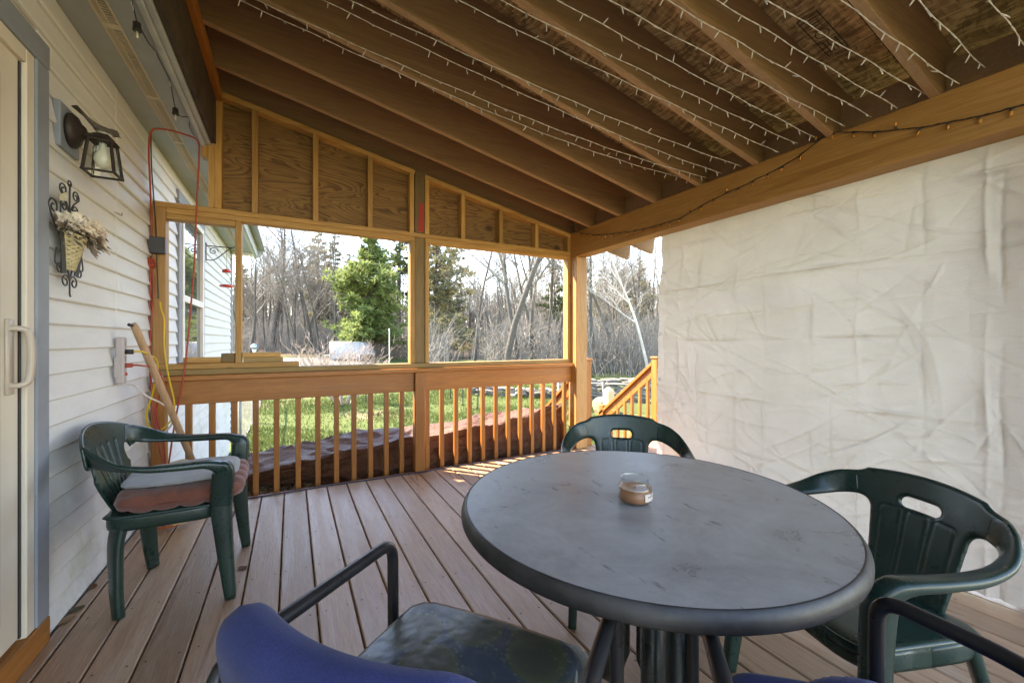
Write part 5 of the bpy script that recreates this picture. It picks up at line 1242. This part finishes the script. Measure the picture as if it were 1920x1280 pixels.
MB().box(-.045, .045, -.022, .022, -.055, .055, .004).build('case', plain('adapter_case', (.045, .043, .055), .45), ab); MB().box(.046, .05, -.02, .02, -.05, .05).build('side_panel', plain('adapter_side', (.2, .19, .23), .5), ab)
bw_ = thing('cord_bundle', 'knotted bundle of red cord tied at the end stud below the adapter', 'cord', tuple(onY(283, 492, WY-.03)))
for k in range(6): MB().tube([(.02*math.cos(a+k)+random.uniform(-.004, .004), .016*math.sin(a*1.3+k), .028*math.sin(a+k*.7)) for a in np.linspace(0, 6, 18)], .0042, 7).build('loop', redc, bw_, True)
# leaning pole
a = Vector((-.765, 2.97, 1.24)); b_ = Vector((-.475, 3.44, .004)); pl = thing('wooden_pole', 'worn wooden pole leaning on the siding behind the slotted chair', 'pole', tuple(b_)); d = a-b_
pm = wood('pole_wood', (.30, .165, .085), (.42, .26, .15), 2, .5, knots=False)
MB().tube([Vector(), d*.5, d*.96, d*.985, d], [.0175, .0185, .019, .018, .012], 14).build('shaft', pm, pl, True)
MB().tube([d*.19, d*.30], .0187, 14).build('tape', plain('blue_tape', (.035, .05, .16), .4), pl, True)
MB().tube([d+Vector((-.004, -.008, -.012)), d+Vector((-.012, -.028, -.008))], .009, 8).build('peg', blackm, pl)
# rubbish behind the chair
rub = thing('crumpled_bag', 'crumpled cream paper bag behind the slotted chair', 'bag', (-.62, 3.22, .0)); rr_ = rock(41, .09, .07, .26, plain('cream_paper', (.6, .55, .35), .8, .15, 8, .6, 20)); inst('paper', rr_, rub, (0, 0, .21))
# eave lights
def cafe(label, px, hang):
    t = thing('eave_bulb', label, 'string lights', tuple(px), 0, 'clear bulbs strung along the eave'); d = Vector(hang).normalized(); q = d.to_track_quat('Z', 'Y').to_matrix().to_4x4()
    MB().lathe([(.009, 0), (.014, .004), (.0145, .03), (.016, .034), (.0155, .038), (.011, .039)], 16, M4=q).build('socket', blackm, t, True)
    MB().lathe([(.011, .039), (.0165, .052), (.0175, .066), (.014, .08), (.006, .09), (0, .091)], 18, M4=q).build('bulb', glm, t, True)
    MB().lathe([(.004, .04), (.005, .06), (.001, .066), (0, .066)], 8, M4=q).build('filament', plain('filament', (.7, .6, .45), .4), t, True)
def eave(x, y, X=-.575): return onX(x, y, X)
b1 = eave(257, 42); b2 = eave(329, 203); b3 = eave(368, 262, -.60)
cafe('clear bulb in black socket hanging from the eave, nearest the door', b1, (.0, .02, -1)); cafe('clear bulb in black socket hanging from the eave, middle one', b2, (0, -.02, -1)); cafe('clear bulb lying sideways against the eave, farthest one', b3, (-.8, -.2, .05))
cp = [eave(240, -20, -.56), eave(247, 4, -.56), eave(252, 22, -.565), b1, eave(262, 50), eave(278, 80, -.56), eave(291, 97, -.555), eave(309, 132, -.555), eave(319, 154, -.555), eave(324, 180, -.57), b2, eave(338, 218, -.57), eave(354, 221, -.555), eave(356, 240, -.57), b3]
cord('eave_wire', 'thin black wire linking the clear bulbs along the eave', cp, .0026, blackm)
hm = MB().tube([(.011*math.cos(a_), 0, .011*math.sin(a_)) for a_ in np.linspace(-.6, 3.9, 12)], .0016, 6).tube([(.011*math.cos(-.6), 0, .011*math.sin(-.6)), (.011, 0, .02)], .0016, 6).mesh('cup_hook', steel, True)
for i, (x, y) in enumerate(((248, 8), (291, 96), (319, 153), (354, 222))):
    tag(inst('cup_hook', hm, None, tuple(eave(x, y, -.555)), (R(180), 0, R(90))), ('wire cup hook in the eave trim before the first bulb', 'wire cup hook in the eave trim after the first bulb', 'wire cup hook in the eave trim before the middle bulb', 'wire cup hook in the eave trim after the middle bulb')[i], 'hook', 'cup hooks in the eave')
# cable along the deck edge
cb = [(HX+.2, WY-.08, .006)]+[(x, WY-.068+.006*math.sin(x*7), .0055) for x in np.arange(-.5, .92, .12)]+[(.938, WY-.082, .0055), (1.04, WY-.083, .0055)]+[(x, WY-.068+.006*math.sin(x*6), .0055) for x in np.arange(1.1, 2.5, .12)]+[(2.55, WY-.09, .0055)]
cord('floor_cable', 'dark blue cable lying along the deck edge under the railing', cb, .0052, plain('navy_cable', (.02, .025, .06), .5, .1))
# dry leaves on the boards
lm = [leafy('dry_leaf_%d' % i, c, scl(c, 1.5), .15) for i, c in enumerate(((.11, .05, .025), (.26, .15, .08), (.09, .07, .035)))]
def leaf(x, y, s, rz, k, label):
    m = MB(); n = 7; vs = []
    for i in range(n+1):
        t_ = i/n; w = math.sin(math.pi*min(1, t_*1.02))*.42*(1+.25*math.sin(i*2.4)); z = .004+.16*abs(t_-.5)**1.5
        vs += [(t_-.5, -w, z+.12*w*(1+math.sin(i))), (t_-.5, 0, z), (t_-.5, w, z+.16*w*(1+math.cos(i)))]
    fs = [(i*3+j, i*3+3+j, i*3+4+j, i*3+1+j) for i in range(n) for j in (0, 1)]; m.add(vs, fs); m.tube([(-.5, 0, .03), (-.75, .05, .06)], .012, 5)
    o = m.build('dry_leaf', lm[k], None, True, (x, y, .001), rz); o.scale = (s, s, s); tag(o, label, 'leaf', 'dry leaves on the deck')
q = onZ(120, 1165, 0); leaf(q.x, q.y, .075, .9, 1, 'curled tan leaf against the siding nearest the door')
q = onZ(142, 1143, 0); leaf(q.x, q.y, .06, .3, 2, 'dark brittle leaf by the siding next to the tan one')
q = onZ(170, 1101, 0); leaf(q.x, q.y, .06, 1.4, 0, 'small brown leaf by the siding farthest from the door')
q = onZ(455, 1065, 0); leaf(q.x, q.y, .055, 2.2, 0, 'reddish brown leaf beside the slotted chair leg')

cord('red_cord', 'second red cord drooping behind the leaning pole to the floor', [onY(283, 500, WY-.03), onY(281, 560, Yp), onY(279, 640, Yp), onY(284, 720, 3.5), onY(287, 780, 3.46), onY(300, 840, 3.45), onY(312, 890, 3.44), onY(330, 930, 3.43)], .005, redc)
cord('orange_cord', 'orange cord coiled on the floor behind the slotted chair', [(-.7+.09*math.cos(k*.8)+.004*k, 3.3+.12*math.sin(k*.8), .006+.006*(k % 4)) for k in range(22)], .005, plain('orange_cord', (.5, .12, .02), .45, .1))
V = []; F = []; rng = random.Random(2)
for i in range(420):
    x, y = rng.uniform(-.8, 2.6), rng.uniform(.3, 3.5)
    if rng.random() < .35: x = -.0486+PIT*round((x+.0486)/PIT)+rng.gauss(0, .002)
    s_ = rng.uniform(.0015, .005); a_ = rng.uniform(0, 6.28); k = len(V); z_ = rng.uniform(.0012, .002)
    V += [(x+s_*math.cos(a_), y+s_*math.sin(a_), z_), (x+s_*.7*math.cos(a_+2), y+s_*.7*math.sin(a_+2), z_+s_*.3), (x+s_*math.cos(a_+4), y+s_*math.sin(a_+4), z_)]; F.append((k, k+1, k+2))
tag(inst('debris', fastmesh('debris', V, F, lm[2])), 'tiny crumbs of dead leaf scattered over the deck boards', 'debris', kind='stuff')
